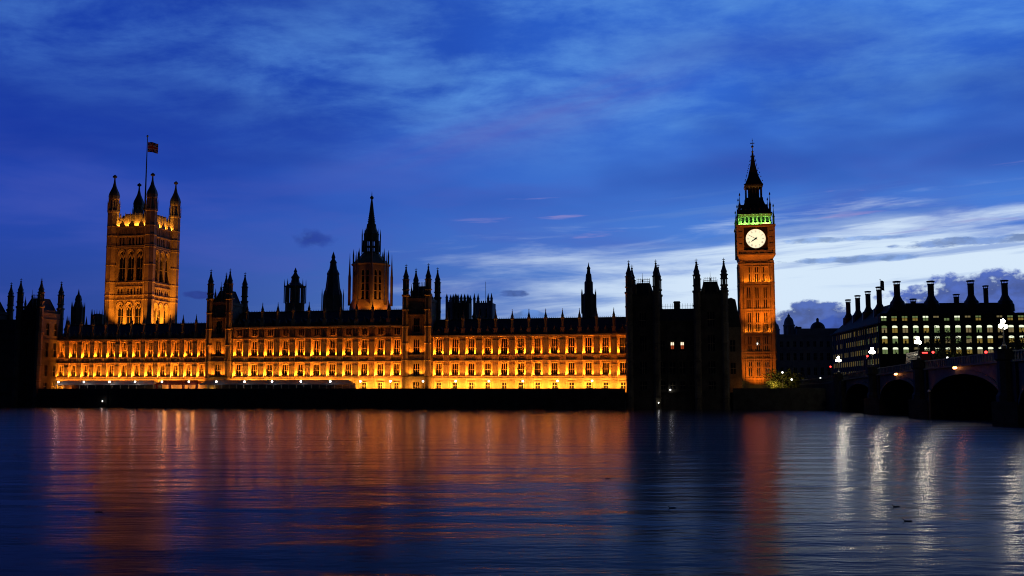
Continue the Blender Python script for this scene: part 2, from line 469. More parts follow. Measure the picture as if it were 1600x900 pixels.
def river_range(name, label, centres, B, tall=False, dimmer=False):
    n0, n1 = centres[0] - B/2, centres[-1] + B/2
    mid = (n0 + n1) / 2
    root = thing(name, label, 'palace wing', PF(mid, 0), RZ)
    x0, x1 = n0 - mid, n1 - mid
    cs = [c - mid for c in centres]
    ww = .355 * B
    top = 21.6 if tall else 18.0
    w = MB()
    rows = [(0, .9, None), (.9, 3.1, [(c, 1.5, False) for c in cs]), (3.1, 5.6, None), (5.6, 9.25, [(c, ww, False) for c in cs]),
            (9.25, 12.3, None), (12.3, 17.1, [(c, ww, False) for c in cs]), (17.1, 18.0, None)]
    if tall: rows += [(18.0, 18.9, None), (18.9, 21.0, [(c, ww, False) for c in cs]), (21.0, 21.6, None)]
    facing(w, x0, x1, rows, 0, .95)
    w.box(x0, x1, .97, 12, 0, top - .02)
    for c in cs:                                   # jamb shafts, hood moulds, carved arms in the spandrels
        for s in (-1, 1):
            w.box(c + s*(ww/2 + .20) - .09, c + s*(ww/2 + .20) + .09, -.16, 0, 5.6, 9.6)
            w.box(c + s*(ww/2 + .20) - .09, c + s*(ww/2 + .20) + .09, -.16, 0, 12.3, 17.4)
            w.prism_xz([(c + s*.25, 10.5), (c + s*.95, 11.35), (c + s*1.15, 11.3), (c + s*.55, 10.45)][::s], -.22, 0)
            w.box(c + s*1.32 - .14, c + s*1.32 + .14, -.2, 0, 10.4, 11.5)
        w.prism_xz([(c - .42, 11.3), (c - .42, 10.85), (c, 10.4), (c + .42, 10.85), (c + .42, 11.3)], -.28, 0)
        for z in (9.42, 17.28): w.box(c - ww/2 - .3, c + ww/2 + .3, -.24, 0, z, z + .16)
        for q in range(5): w.box(c - ww/2 + q*ww/4 - .08, c - ww/2 + q*ww/4 + .08, -.2, 0, 17.5, 17.85)
        w.box(c - 1.15, c + 1.15, -.35, 0, 3.2, 3.42)
        for s in (-1, 1): w.box(c + s*.98 - .14, c + s*.98 + .14, -.3, 0, .9, 3.2)
    part('wall', w, STONE, root)
    # piers with panelled faces, one per bay boundary
    pw = .37 * B; hp = top + 2.6
    p = MB()
    p.box(-pw/2, pw/2, -.62, -.001, 0, top - .1)
    for q in (-.46, -.16, .16, .46): p.box(q*pw - .08, q*pw + .08, -.76, -.62, 3.4, top - .3)
    for z in (8.6, 16.4):
        p.box(-pw/2 - .05, pw/2 + .05, -.82, 0, z, z + .28)
        for q in (-.3, 0, .3): p.prism_xz([(q*pw - .22, z), (q*pw, z - .55), (q*pw + .22, z)], -.80, -.62)
    p.box(-pw/2 - .12, pw/2 + .12, -.9, 0, 0, .8)
    p.box(-pw/2 + .2, pw/2 - .2, -.72, 0, .8, 3.0)
    p.box(-pw*.3, pw*.3, -.76, .1, top - .1, hp)
    p.box(-pw*.36, pw*.36, -.84, .14, hp - .3, hp)
    pm = p.mesh('pier', STONE)
    for k in range(len(cs) + 1):
        x = x0 + k*B
        pr = ob('pier', pm, root, (x, 0, 0))
        pinnacle(pr, (0, -.32, hp), 6.0, .50)
    # string courses
    for z0_, z1_, pr_ in ((4.35, 4.62, .92), (4.86, 5.18, 1.0), (10.0, 10.22, .9), (11.72, 11.98, .95), (17.85, 18.32, 1.1)) + (((21.5, 21.95, 1.1),) if tall else ()):
        s = MB(); s.box(x0, x1, -pr_, .001, z0_, z1_); s.box(x0, x1, -pr_ + .18, .0, z0_ - .14, z0_)
        part('string_course', s, STONE, root)
    # parapet
    tp = top + .3
    s = MB(); s.box(x0, x1, -.35, .15, tp, tp + .9); x = x0 + .2
    while x < x1 - .5: s.box(x, x + .42, -.3, .1, tp + .9, tp + 1.45); x += .84
    for c in cs: s.prism_xz([(c - .75, tp + .8), (c + .75, tp + .8), (c, tp + 2.35)], -.5, .12); s.lathe(c, -.2, [(.12, tp + 2.2), (.18, tp + 2.6), (.02, tp + 3.2)], 6)
    part('parapet', s, STONE2, root)
    # roof
    hr = top + 5.9
    r = MB(); r.prism_yz([(.3, top - .05), (7.5, hr), (11.9, hr), (16, top - .05)], x0, x1)
    x = x0 + B
    rf = part('roof', r, SLATE, root)
    cr = MB(); x = x0
    while x < x1 - .3: cr.box(x, x + .12, 7.5, 7.58, hr - .05, hr + .55); x += .62
    cr.box(x0, x1, 7.48, 7.6, hr - .06, hr + .2)
    part('ridge_cresting', cr, IRON, rf)
    dm = MB(); dm.box(-.5, .5, 0, 3, 0, 1.1); dm.prism_xz([(-.65, 1.1), (.65, 1.1), (0, 2.0)], -.12, 3.2)
    dmm = dm.mesh('dormer', LEAD)
    for c in cs: ob('dormer', dmm, root, (c, 2.1, top + 1.2))
    # windows
    for c in cs:
        window(root, (c, .62, 5.6), ww, 3.65, trans=(.47,))
        window(root, (c, .62, 12.3), ww, 4.8, trans=(.43,))
        window(root, (c, .42, .9), 1.5, 2.2, lights=2, trans=(.55,))
        if tall: window(root, (c, .42, 18.9), ww, 2.1, lights=3, trans=())
    # floodlights: two on each ledge beside every window, one on the terrace per bay
    rl = random.Random(int(n0))
    for c in cs:
        gk = rl.choice('aab') if dimmer else rl.choice('bbc')
        lamp('floodlight', FL['ground' + gk], (c, -3.0, .15), (c, -.2, 3.2), root)
        for s_ in (-1, 1):
            xx = c + s_ * (ww/2 + .42)
            lamp('floodlight', FL['first' + rl.choice('abbbc')], (xx, -.56, 5.30), (xx, -.16, 9.0), root)
            lamp('floodlight', FL['second' + rl.choice('abbbc')], (xx, -.56, 12.06), (xx, -.16, 17.0), root)
        if c + mid < -97: lamp('floodlight', FL['wash'], (c, -3.3, .8), (c, 0, 12), root)   # behind the marquees
        else: lamp('floodlight', FL['wash'], (c, -8.2, 1.4), (c, 0, 9.5), root)
        if tall: lamp('floodlight', FL['third' + rl.choice('abc')], (c, -.95, 18.4), (c, -.6, 22), root)
    return root

cl = [-198.5 + 4.9*k for k in range(12)]
cc = [-131.1 + 5.58*k for k in range(11)]
cr_ = [-61.0 + 5.42*k for k in range(12)]
river_range('river_front_wing', 'floodlit orange riverside wing standing below the great square flag-topped tower', cl, 4.9, dimmer=True)
river_range('river_front_wing', 'taller floodlit central riverside block of four storeys between the two dark turreted towers', cc, 5.58, True)
river_range('river_front_wing', 'floodlit golden riverside wing next to the unlit pavilion beside the clock tower', cr_, 5.42)

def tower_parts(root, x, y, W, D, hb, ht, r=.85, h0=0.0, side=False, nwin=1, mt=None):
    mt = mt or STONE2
    "square gothic tower: front-left turret at (x, y), W along the front, D deep"
    b = MB()
    hs = [(.9, 3.3), (5.6, 9.25), (12.3, 17.1), (19.6, 24.0)]
    cs = [x + W*(k + .5)/nwin for k in range(nwin)]
    rows = []; z = h0
    for a, c in hs:
        if c > hb - 3: break
        rows += [(z, a, None), (a, c, [(q, 2.0, False) for q in cs])]; z = c
    rows.append((z, hb, None))
    facing(b, x, x + W, rows, y - .2, .8)
    b.box(x, x + W, y + .602, y + D, h0, hb - .02)
    if side:
        sb = MB(); ds = [D*.30, D*.70]; rows2 = []; z = h0
        for a, c in hs:
            rows2 += [(z, a, None), (a, c, [(q, 1.7, c > 19) for q in ds])]; z = c
        rows2.append((z, hb, None)); facing(sb, 0, D, rows2, 0, .7)
        b.merge(sb, lambda u, d, h: (x + W + .75 - d, y + u, h))
    for z in (4.8, 10.1, 11.8, 18.0, 25.0):
        if z < hb - 1: b.box(x - .1, x + W + (.95 if side else .15), y - .55, y + D, z, z + .34)
    k = x + .9
    while k < x + W - .8:
        if min(abs(k - q) for q in cs) > 1.15: b.box(k - .1, k + .1, y - .34, y - .2, 5.3, hb - .5)
        k += .62
    b.box(x, x + W, y - .4, y + .2, hb, hb + 1.0); b.box(x + W - .3, x + W + .3, y, y + D, hb, hb + 1.0)
    k = x + .9
    while k < x + W - .6: b.box(k, k + .5, y - .35, y + .15, hb + 1.0, hb + 1.7); k += 1.0
    part('wall', b, mt, root)
    for a, c in hs:
        if c > hb - 3: break
        for q in cs: window(root, (q, y + .25, a), 2.0, c - a, trans=(.47,))
    if side:
        for a, c in hs:
            for q in ds: window(root, (x + W + .35, y + q, a), 1.7, c - a, R(90), 2, (.47,))
    for tx, ty in ((x, y), (x + W, y), (x, y + D), (x + W, y + D)):
        turret(root, tx, ty, h0, hb + 1.5, ht, r)
    m = MB(); i = 1.3
    m.frustum(x + .5, x + W - .5, y + .5, y + D - .5, hb - .1, x + W*.26, x + W*.74, y + D*.28, y + D*.72, hb + 5.2)
    m.frustum(x + W/2 - .7, x + W/2 + .7, y + .1, y + 1.6, hb + .2, x + W/2 - .06, x + W/2 + .06, y + .6, y + 1.4, hb + 5.4)
    rf = part('roof', m, SLATE, root)
    c = MB(); k = x + W*.27
    while k < x + W*.74: c.box(k - .05, k + .05, y + D*.28, y + D*.28 + .08, hb + 5.1, hb + 6.6); k += .55
    c.box(x + W*.26, x + W*.74, y + D*.28 - .01, y + D*.28 + .09, hb + 5.5, hb + 5.62)
    c.box(x + W*.26, x + W*.74, y + D*.28 - .01, y + D*.28 + .09, hb + 6.2, hb + 6.3)
    c.lathe(x + W/2, y + .8, [(.25, hb + 5.2), (.3, hb + 5.8), (.08, hb + 6.1), (.03, hb + 8.0)], 6)
    part('roof_cresting', c, IRON, rf)
    for q in (.25, .75): pinnacle(root, (x + W*q, y + .1, hb + .6), 5.0, .34)

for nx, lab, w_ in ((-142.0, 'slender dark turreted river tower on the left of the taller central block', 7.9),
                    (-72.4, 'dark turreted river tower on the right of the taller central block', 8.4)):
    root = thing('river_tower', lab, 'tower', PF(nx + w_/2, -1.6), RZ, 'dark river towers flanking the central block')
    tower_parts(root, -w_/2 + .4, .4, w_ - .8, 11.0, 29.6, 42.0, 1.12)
    lamp('floodlight', FL['grounda'], (-1.2, -2.6, .15), (-.6, 0, 3.0), root)
    for s_ in (-1, 1):
        lamp('floodlight', FL['firsta'], (s_*1.75, -.75, 5.3), (s_*1.75, -.2, 9), root)
        lamp('floodlight', FL['seconda'], (s_*1.75, -.75, 12.3), (s_*1.75, -.2, 17), root)

# north pavilion: two towers joined by a lower block
root = thing('end_pavilion', 'unlit black gothic pavilion with two towers beside the golden clock tower', 'palace pavilion', PF(16, -10.5), RZ)
tower_parts(root, -14.4, .8, 8.2, 11.0, 28.2, 40.2, 1.15, -6.5, mt=STONE_UNLIT)
tower_parts(root, 5.9, .8, 8.1, 11.0, 28.2, 40.2, 1.15, -6.5, mt=STONE_UNLIT)
b = MB(); xs = [-4.6 + 2.95*k for k in range(4)]
facing(b, -6.2, 5.9, [(-6.5, .9, None), (.9, 3.3, [(q, 1.5, False) for q in xs]), (3.3, 5.6, None), (5.6, 9.2, [(q, 1.6, False) for q in xs]),
                      (9.2, 12.4, None), (12.4, 15.6, [(q, 1.3, False) for q in xs]), (15.6, 21.4, None)], 1.6, .8)
b.box(-6.2, 5.9, 2.42, 12.4, -6.5, 21.3)
for z in (4.8, 10.4, 18.2, 21.2): b.box(-6.2, 5.9, 1.2, 1.7, z, z + .34)
for k in range(5): b.box(-6.2 + 2.95*k + .12, -6.2 + 2.95*k + .42, 1.25, 1.6, -6, 22.5)
part('centre_wall', b, STONE_UNLIT, root)
for k, q in enumerate(xs):
    window(root, (q, 2.05, .9), 1.5, 2.4, lights=2); window(root, (q, 2.05, 5.6), 1.6, 3.6, lights=2)
    if k in (1, 2):
        m = MB(); m.box(-.45, .45, .08, .14, 1.75, 2.6, 0); m.box(-.40, .40, .08, .14, .6, 1.75, 1); m.box(-.65, .65, .10, .16, 0, .6, 3)
        m.box(-.06, .06, -.1, .08, 0, 3.2, 2); m.box(-.65, .65, -.1, .16, 3.0, 3.2, 2)
        part('lit_window', m, [FROST, CURT, STONE_UNLIT, GLASS], root, (q, 2.0, 12.4))
    else: window(root, (q, 2.05, 12.4), 1.3, 3.2, lights=2)
m = MB(); m.prism_yz([(1.9, 21.3), (5.2, 25.4), (9.0, 25.4), (12.2, 21.3)], -6.2, 5.9)
rf = part('centre_roof', m, SLATE, root)
m = MB(); k = -6
while k < 5.8: m.box(k - .04, k + .04, 5.2, 5.28, 25.3, 27.0); k += .75
m.box(-6, 5.8, 5.2, 5.28, 26.2, 26.28); part('roof_railing', m, IRON, rf)
m = MB(); m.box(-.9, .9, 0, 1.4, 0, 3.2); m.box(-1.05, 1.05, -.15, 1.55, 2.7, 3.0); part('chimney', m, STONE2, root, (-.3, 6, 24.6))
m = MB(); m.ball((0, 0, 0), .22, 8); part('door_lamp', m, LAMPS, root, (-2.4, .9, .8))

# south pavilion
root = thing('end_pavilion', 'shadowed gothic pavilion with a dim reddish flank at the left edge of the palace', 'palace pavilion', PF(-215, -10.5), RZ)
tower_parts(root, 6.3, .8, 8.1, 10.8, 27.4, 39.4, 1.15, -6.5, side=True, mt=STONE_UNLIT)
tower_parts(root, -14.0, .8, 8.1, 10.8, 27.4, 39.4, 1.15, -6.5, mt=STONE_UNLIT)
b = MB(); b.box(-5.9, 6.3, 1.6, 12, -6.5, 21.4)
for z in (4.8, 10.4, 18.2, 21.2): b.box(-5.9, 6.3, 1.2, 1.6, z, z + .34)
part('centre_wall', b, STONE2, root)
m = MB(); m.prism_yz([(1.9, 21.3), (5.2, 25.4), (9.0, 25.4), (12, 21.3)], -5.9, 6.3); part('centre_roof', m, SLATE, root)
for k in range(3):
    lamp('floodlight', area_light('flank_wash', 90, (1, .16, .008), 2, .4), (23.5, 2.5 + 3.6*k, 1.0), (15, 3 + 3.6*k, 15), root)

# return range behind the north pavilion
root = thing('return_range', 'dark side range with sloping roof squeezed between the unlit pavilion and clock tower', 'palace wing', PF(33, 1.5), RZ)
b = MB()
facing(b, -5.5, 1.7, [(0, 5.6, None), (5.6, 9, [(-3.6, 1.5, False), (-.8, 1.5, False)]), (9, 12.5, None), (12.5, 16, [(-3.6, 1.5, False), (-.8, 1.5, False)]), (16, 20, None)], 0, .8)
b.box(-5.5, 1.7, .82, 50, 0, 19.9)
part('wall', b, STONE2, root)
for q in (-3.6, -.8):
    window(root, (q, .4, 5.6), 1.5, 3.4, lights=2); window(root, (q, .4, 12.5), 1.5, 3.5, lights=2)
m = MB(); m.prism_xz([(-5.7, 19.9), (1.9, 19.9), (.3, 28.6), (-1, 29.2), (-5.7, 28)], 1.0, 50); part('roof', m, SLATE, root)
lamp('floodlight', area_light('return_wash', 40, SODIUM, 2, .4), (2.5, -4, .5), (1, 0, 7), root)

# ------------------------------------------------------------------ great square tower (left)
VY = 463.0
vx = pt(216.5, 600, VY).x
VR = R(-13.0)
root = thing('square_tower', 'massive square golden floodlit tower with four crowned corner turrets and flag', 'tower', (vx, VY, TZ), VR)
VW = 18.9; hw = VW/2
vz = lambda v: zat(v, 452) - TZ
Hs = dict(top=vz(352), s1=vz(366), sm0=vz(382), sm1=vz(370), w0=vz(438), w1=vz(391), m0=vz(459), m1=vz(450), l0=vz(508), l1=vz(474))
def vface(b, ops_only=False):
    cs = [-4.4, 0, 4.4]
    small = [(-5.6 + 1.6*k, .8, False) for k in range(8)]
    rows = [(0, Hs['l0'], None), (Hs['l0'], Hs['l1'], [(c, 3.1, True) for c in cs]), (Hs['l1'], Hs['m0'], None), (Hs['m0'], Hs['m1'], small),
            (Hs['m1'], Hs['w0'], None), (Hs['w0'], Hs['w1'], [(c, 3.3, True) for c in cs]), (Hs['w1'], Hs['sm0'], None), (Hs['sm0'], Hs['sm1'], small),
            (Hs['sm1'], Hs['top'], None)]
    facing(b, -hw, hw, rows, -hw, 1.3)
    for z in (Hs['l1'] + 1.4, Hs['m0'] - .8, Hs['m1'] + .5, Hs['m1'] + 2.4, Hs['w1'] + 1.2, Hs['sm0'] - .7, Hs['sm1'] + .5, Hs['top'] - .6):
        b.box(-hw, hw, -hw - .45, -hw, z, z + .45)
    for x in [-6.9, -6.4] + [6.4, 6.9] + [-2.2, 2.2]:
        b.box(x - .16, x + .16, -hw - .28, -hw, 20, Hs['top'])
    for k in range(21):                              # blind tracery between the strings
        x = -hw + .8 + k*.95
        if abs(x) < 8.2:
            b.box(x - .09, x + .09, -hw - .16, -hw, Hs['l1'] + 1.9, Hs['m0'] - .8)
            b.box(x - .09, x + .09, -hw - .16, -hw, Hs['m1'] + 1.0, Hs['m1'] + 2.4)
            b.box(x - .09, x + .09, -hw - .16, -hw, Hs['w1'] + 1.7, Hs['sm0'] - .7)
            b.box(x - .09, x + .09, -hw - .16, -hw, Hs['sm1'] + 1.0, Hs['top'] - .6)
    for c in cs:                                     # hood moulds over the great windows
        for (hh, wd) in ((Hs['l1'], 3.1), (Hs['w1'], 3.3)):
            a = arch_pts(wd + .9, hh + .75)
            for s in (-1, 1): b.tube([(c + s*p, -hw - .2, z) for p, z in a], .22, 5)
b = MB()
for q in range(4):
    f = MB(); vface(f)
    a = q*math.pi/2; ca, sa = math.cos(a), math.sin(a)
    b.merge(f, lambda x, y, z: (x*ca - y*sa, x*sa + y*ca, z))
b.box(-hw + 1.31, hw - 1.31, -hw + 1.31, hw - 1.31, 0, Hs['top'] - 1)
part('wall', b, STONE, root)
for q in (0, 1):
    a = q*math.pi/2
    for c in (-4.4, 0, 4.4):
        for z0_, z1_, wd in ((Hs['l0'], Hs['l1'], 3.1), (Hs['w0'], Hs['w1'], 3.3)):
            x, y = c, -hw + .85
            window(root, (x*math.cos(a) - y*math.sin(a), x*math.sin(a) + y*math.cos(a), z0_), wd, z1_ - z0_, a, 2, (.42,), True)
    for k in range(8):
        x, y = -5.6 + 1.6*k, -hw + .85
        for z0_, z1_ in ((Hs['m0'], Hs['m1']), (Hs['sm0'], Hs['sm1'])):
            window(root, (x*math.cos(a) - y*math.sin(a), x*math.sin(a) + y*math.cos(a), z0_), .8, z1_ - z0_, a, 1, ())
# pierced crown parapet with gablets
def crown(b):
    t = Hs['top']
    b.box(-hw + 2, hw - 2, -hw + .9, -hw + 1.4, t - 1, t + 3.6)
    b.box(-hw + 5, hw - 5, -hw + .85, -hw + 1.45, t + 3.6, t + 5.2)
    for k in range(7):
        x = -hw + 3.1 + k*2.4; b.box(x - .22, x + .22, -hw + .5, -hw + .9, t, t + 4.6); b.lathe(x, -hw + .7, [(.3, t + 4.6), (.02, t + 6.6)], 6)
    for k in range(26):
        x = -hw + 2.1 + k*.66; b.box(x, x + .3, -hw + .9, -hw + 1.4, t + (5.2 if abs(x + .15) < hw - 5 else 3.6), t + (5.8 if abs(x + .15) < hw - 5 else 4.2))
    for k in range(3):
        x = -4.8 + 4.8*k; b.prism_xz([(x - 1.3, t - .1), (x + 1.3, t - .1), (x + 1.3, t + .8), (x, t + 2.4), (x - 1.3, t + .8)], -hw - .35, -hw - .05)
b = MB()
for q in range(4):
    f = MB(); crown(f); a = q*math.pi/2; ca, sa = math.cos(a), math.sin(a)
    b.merge(f, lambda x, y, z: (x*ca - y*sa, x*sa + y*ca, z))
part('crown_parapet', b, STONE, root)
m = MB(); m.frustum(-hw + 2, hw - 2, -hw + 2, hw - 2, Hs['top'] - 1, -3, 3, -3, 3, Hs['top'] + 6.5); part('roof', m, LEAD, root)
# corner turrets
zc0, zc1, zc2, ztip = Hs['top'] - 1, vz(331), vz(308), vz(270)
tb = MB(); r = 2.4
prof = [(r, 0)]
for z in (Hs['l1'] + 1.4, Hs['m0'] - .8, Hs['m1'] + 2.4, (Hs['w0'] + Hs['w1'])/2, Hs['w1'] + 1.2, Hs['sm0'] - .7, Hs['sm1'] + .5, Hs['top'] - .4): prof += [(r, z), (r*1.1, z + .1), (r*1.1, z + .5), (r, z + .6)]
prof += [(r, zc1), (r*1.12, zc1 + .3), (r*1.12, zc1 + 1.0), (r*.84, zc1 + 1.2)]
tb.lathe(0, 0, prof, 8)
tb.lathe(0, 0, [(r*.42, zc1 + 1.2), (r*.42, zc2)], 8)
for k in range(8):
    a = math.pi/8 + k*math.pi/4
    tb.lathe(r*.78*math.cos(a), r*.78*math.sin(a), [(.42, zc1 + 1.2), (.42, zc2 - .5)], 5)
    tb.lathe(r*1.08*math.cos(a), r*1.08*math.sin(a), [(.2, zc1 + .6), (.2, zc1 + 4.5), (.02, zc1 + 6.2)], 5)
    tb.box(r*.98*math.cos(a) - .12, r*.98*math.cos(a) + .12, r*.98*math.sin(a) - .12, r*.98*math.sin(a) + .12, 0, zc1)
tb.lathe(0, 0, [(r*.84, zc2 - .8), (r*1.0, zc2 - .5), (r*1.0, zc2 + .2)], 8)
tm = tb.mesh('corner_turret', STONE)
H = ztip - zc2
sb = MB(); sb.lathe(0, 0, [(r*.98, zc2 + .2), (r*1.04, zc2 + .10*H), (r*.92, zc2 + .22*H), (r*.62, zc2 + .36*H), (r*.36, zc2 + .5*H), (r*.18, zc2 + .68*H), (r*.12, zc2 + .84*H), (r*.40, zc2 + .88*H), (r*.40, zc2 + .93*H), (.03, ztip)], 8)
sm_ = sb.mesh('turret_cap', LEAD)
for sx_, sy_ in ((-1, -1), (1, -1), (1, 1), (-1, 1)):
    t = ob('corner_turret', tm, root, (sx_*(hw + .1), sy_*(hw + .1), 0)); ob('turret_cap', sm_, t)
# its floodlights (on the roofs around its foot and behind the crown)
lamp('floodlight', spot_light('vt_low', 45000, (1, .29, .018), 90, .4), (1, -hw - 6, 23), (1, -hw, 42), root)
lamp('floodlight', spot_light('vt_low2', 73600, (1, .32, .022), 90, .4), (hw + 6, -4, 23), (hw, -3, 40), root)
lamp('floodlight', spot_light('vt_high', 22680, (1, .24, .013), 62, .4), (0, -hw - 28, 20), (0, -hw, 64), root)
lamp('floodlight', spot_light('vt_high2', 18360, (1, .24, .013), 62, .4), (hw + 26, 0, 20), (hw, 0, 64), root)
for q in range(2):
    a = q*math.pi/2
    for k in range(4):
        x, y = -6.3 + 4.2*k, -hw + .1
        tx, ty = x, -hw + .9
        f = lambda p, q_: (p*math.cos(a) - q_*math.sin(a), p*math.sin(a) + q_*math.cos(a))
        lamp('floodlight', area_light('vt_crown', 420, GOLD, 2.4, .2), (*f(x, y), Hs['top'] + .15), (*f(tx, ty), Hs['top'] + 4), root)
# flagpole and flag
fz0, fz1 = Hs['top'] + 6.4, zat(213, VY) - TZ
fp = thing('flagpole', 'tall iron flagpole rising from the crown of the great square tower', 'flagpole', (vx, VY, TZ + fz0 - .2), VR)
m = MB(); m.tube([(0, 0, 0), (0, 0, fz1 - fz0)], (.42, .16), 8); part('pole', m, IRON, fp)
m = MB(); m.ball((0, 0, fz1 - fz0 + .3), .5, 8); m.lathe(0, 0, [(.9, 2.5), (1.1, 3.2), (.7, 4.0), (.5, 5.5)], 8); part('pole_fittings', m, GILT, fp)
lamp('floodlight', spot_light('flag_light', 700, (1, .75, .55), 40, .2), (vx + 6, VY - 7, TZ + Hs['top'] + 6), (vx + 2.5, VY, zat(232, VY)))
def flag_mesh(name, w, h, cols, colfn, mats):
    nx, nz = 40, 24; vs = []; fs = []; mi = []
    for side in (0, 1):
        for j in range(nz + 1):
            for i in range(nx + 1):
                u, v = i/nx, j/nz
                vs.append((u*w, .10*w*math.sin(u*7 + v*1.2)*u**.6 + side*.04, -(1 - v)*h - .30*w*u*u*.5 + .05*w*math.sin(u*6)*u))
    o1 = (nx+1)*(nz+1)
    for j in range(nz):
        for i in range(nx):
            a = j*(nx+1) + i; q = (a, a+1, a+nx+2, a+nx+1)
            c = colfn((i+.5)/nx, (j+.5)/nz)
            fs.append(q); mi.append(c); fs.append(tuple(o1 + k for k in reversed(q))); mi.append(c)
    m = MB(); m.v = vs; m.f = fs; m.mi = mi
    return m.mesh(name, mats)
def union(u, v):
    x, y = (u - .5)*2, (v - .5)*1.0
    if abs(x) < .10 or abs(y) < .10: return 1
    if abs(x) < .17 or abs(y) < .17: return 2
    d = min(abs(abs(y) - abs(x)*.5), 9)
    if d < .035: return 1
    if d < .10: return 2
    return 0
fl = ob('flag', flag_mesh('flag', 4.7, 4.7, None, union, [FLAGB, FLAGR, FLAGW]), None, (vx + .3, VY, zat(222, VY)), R(-4))
tag(fl, 'blue, red and white crossed flag flying above the great square tower', 'flag')

# ------------------------------------------------------------------ central octagonal tower and spire
CY = 424.0; cx_ = pt(577, 600, CY).x
root = thing('spire_tower', 'octagonal lantern tower with tall needle spire rising behind the central block', 'tower', (cx_, CY, TZ), RZ)
cz = lambda v: zat(v, CY) - TZ
r0 = 7.7
b = MB()
b.lathe(0, 0, [(r0*1.12, 0), (r0*1.12, cz(481)), (r0*1.04, cz(474)), (r0*.99, cz(470))], 8)
b.lathe(0, 0, [(r0*.78, cz(470)), (r0*.78, cz(420))], 8)
ap = r0*math.cos(math.pi/8)
zt0, zt1 = cz(470), cz(424)
for k in range(8):
    a = k*math.pi/4 - math.pi/2
    f = MB(); wd = 2*r0*math.sin(math.pi/8)
    facing(f, -wd/2, wd/2, [(zt0, zt1, [(-wd*.17, 1.25, True), (wd*.17, 1.25, True)]), (zt1, cz(416), None)], -ap*.97, .8)
    for q in (.30, .55, .80): f.box(-wd*.45, wd*.45, -ap*.97 + .15, -ap*.97 + .5, zt0 + (zt1-zt0)*q - .15, zt0 + (zt1-zt0)*q + .15)
    ca, sa = math.cos(a + math.pi/2), math.sin(a + math.pi/2)
    b.merge(f, lambda x, y, z: (x*ca - y*sa, x*sa + y*ca, z))
b.lathe(0, 0, [(r0*1.02, cz(416)), (r0*1.06, cz(414)), (r0*.98, cz(412)), (r0*.72, cz(405)), (r0*.46, cz(397))], 8)
part('lantern_wall', b, STONE, root)
g = MB(); g.lathe(0, 0, [(r0*.84, zt0), (r0*.84, zt1)], 8); part('lantern_glazing', g, GLASS, root)
pn = MB(); pz0, pz1 = 0, cz(405) - cz(478)
pn.box(-.45, .45, -.45, .45, 0, pz1*.62); pn.lathe(0, 0, [(.62, pz1*.62), (.5, pz1*.66), (.05, pz1*1.12)], 4, m=0)
pnm = pn.mesh('flying_pinnacle', STONE2)
pn2 = MB(); pn2.box(-.25, .25, -.25, .25, 0, 3.2); pn2.lathe(0, 0, [(.4, 3.2), (.03, 6.2)], 4)
pn2m = pn2.mesh('gable_pinnacle', STONE2)
for k in range(8):
    a = math.pi/8 + k*math.pi/4
    p_ = ob('flying_pinnacle', pnm, root, (r0*1.13*math.cos(a), r0*1.13*math.sin(a), cz(478)))
    ob('gable_pinnacle', pn2m, root, (r0*.94*math.cos(a), r0*.94*math.sin(a), cz(413)))
r1 = 2.95
b = MB()
z0_, z1_ = cz(397), cz(360)
b.lathe(0, 0, [(r0*.47, z0_ - .4), (r1*1.1, z0_ + .6), (r1*1.1, cz(394))], 8)
for k in range(8):
    a = math.pi/8 + k*math.pi/4
    b.lathe(r1*math.cos(a), r1*math.sin(a), [(.62, cz(394)), (.55, cz(376))], 6)
    b.lathe(r1*1.28*math.cos(a), r1*1.28*math.sin(a), [(.26, cz(398)), (.26, cz(368)), (.03, cz(358))], 5)
    a2 = k*math.pi/4
    b.lathe(r1*.93*math.cos(a2), r1*.93*math.sin(a2), [(.13, cz(394)), (.13, cz(376))], 5)
b.lathe(0, 0, [(r1*1.02, cz(386.2)), (r1*1.02, cz(385.2))], 8); 
b.v = b.v; b.lathe(0, 0, [(r1*1.05, cz(376)), (r1*1.05, cz(367)), (r1*1.12, cz(366)), (r1*.95, cz(364)), (r1*.72, cz(357)), (r1*.62, cz(350))], 8)
b2 = part('upper_lantern', b, STONE2, root)
s = MB(); s.lathe(0, 0, [(r1*.58, cz(351)), (r1*.5, cz(349)), (.55, cz(318)), (.30, cz(312)), (.75, cz(310)), (.75, cz(308)), (.2, cz(306)), (.04, cz(299))], 8)
for k in range(9):
    zz = cz(347 - 3.2*k); rr = r1*.5*(1 - k/10.5)
    for j in range(8):
        a = math.pi/8 + j*math.pi/4; s.box(rr*math.cos(a) - .12, rr*math.cos(a) + .12, rr*math.sin(a) - .12, rr*math.sin(a) + .12, zz, zz + .35)
part('spire', s, STONE2, root)
lamp('floodlight', spot_light('ct', 2500, (1, .28, .016), 100, .3), (6.5, -10.5, cz(487)), (3.2, -6.5, cz(470)), root)
lamp('floodlight', spot_light('ct2', 750, (1, .19, .008), 100, .3), (-4, -12, cz(488)), (-2.0, -6.5, cz(462)), root)
lamp('floodlight', spot_light('ct3', 1200, (1, .25, .012), 100, .3), (11.5, -4.5, cz(487)), (6.5, -2.5, cz(472)), root)

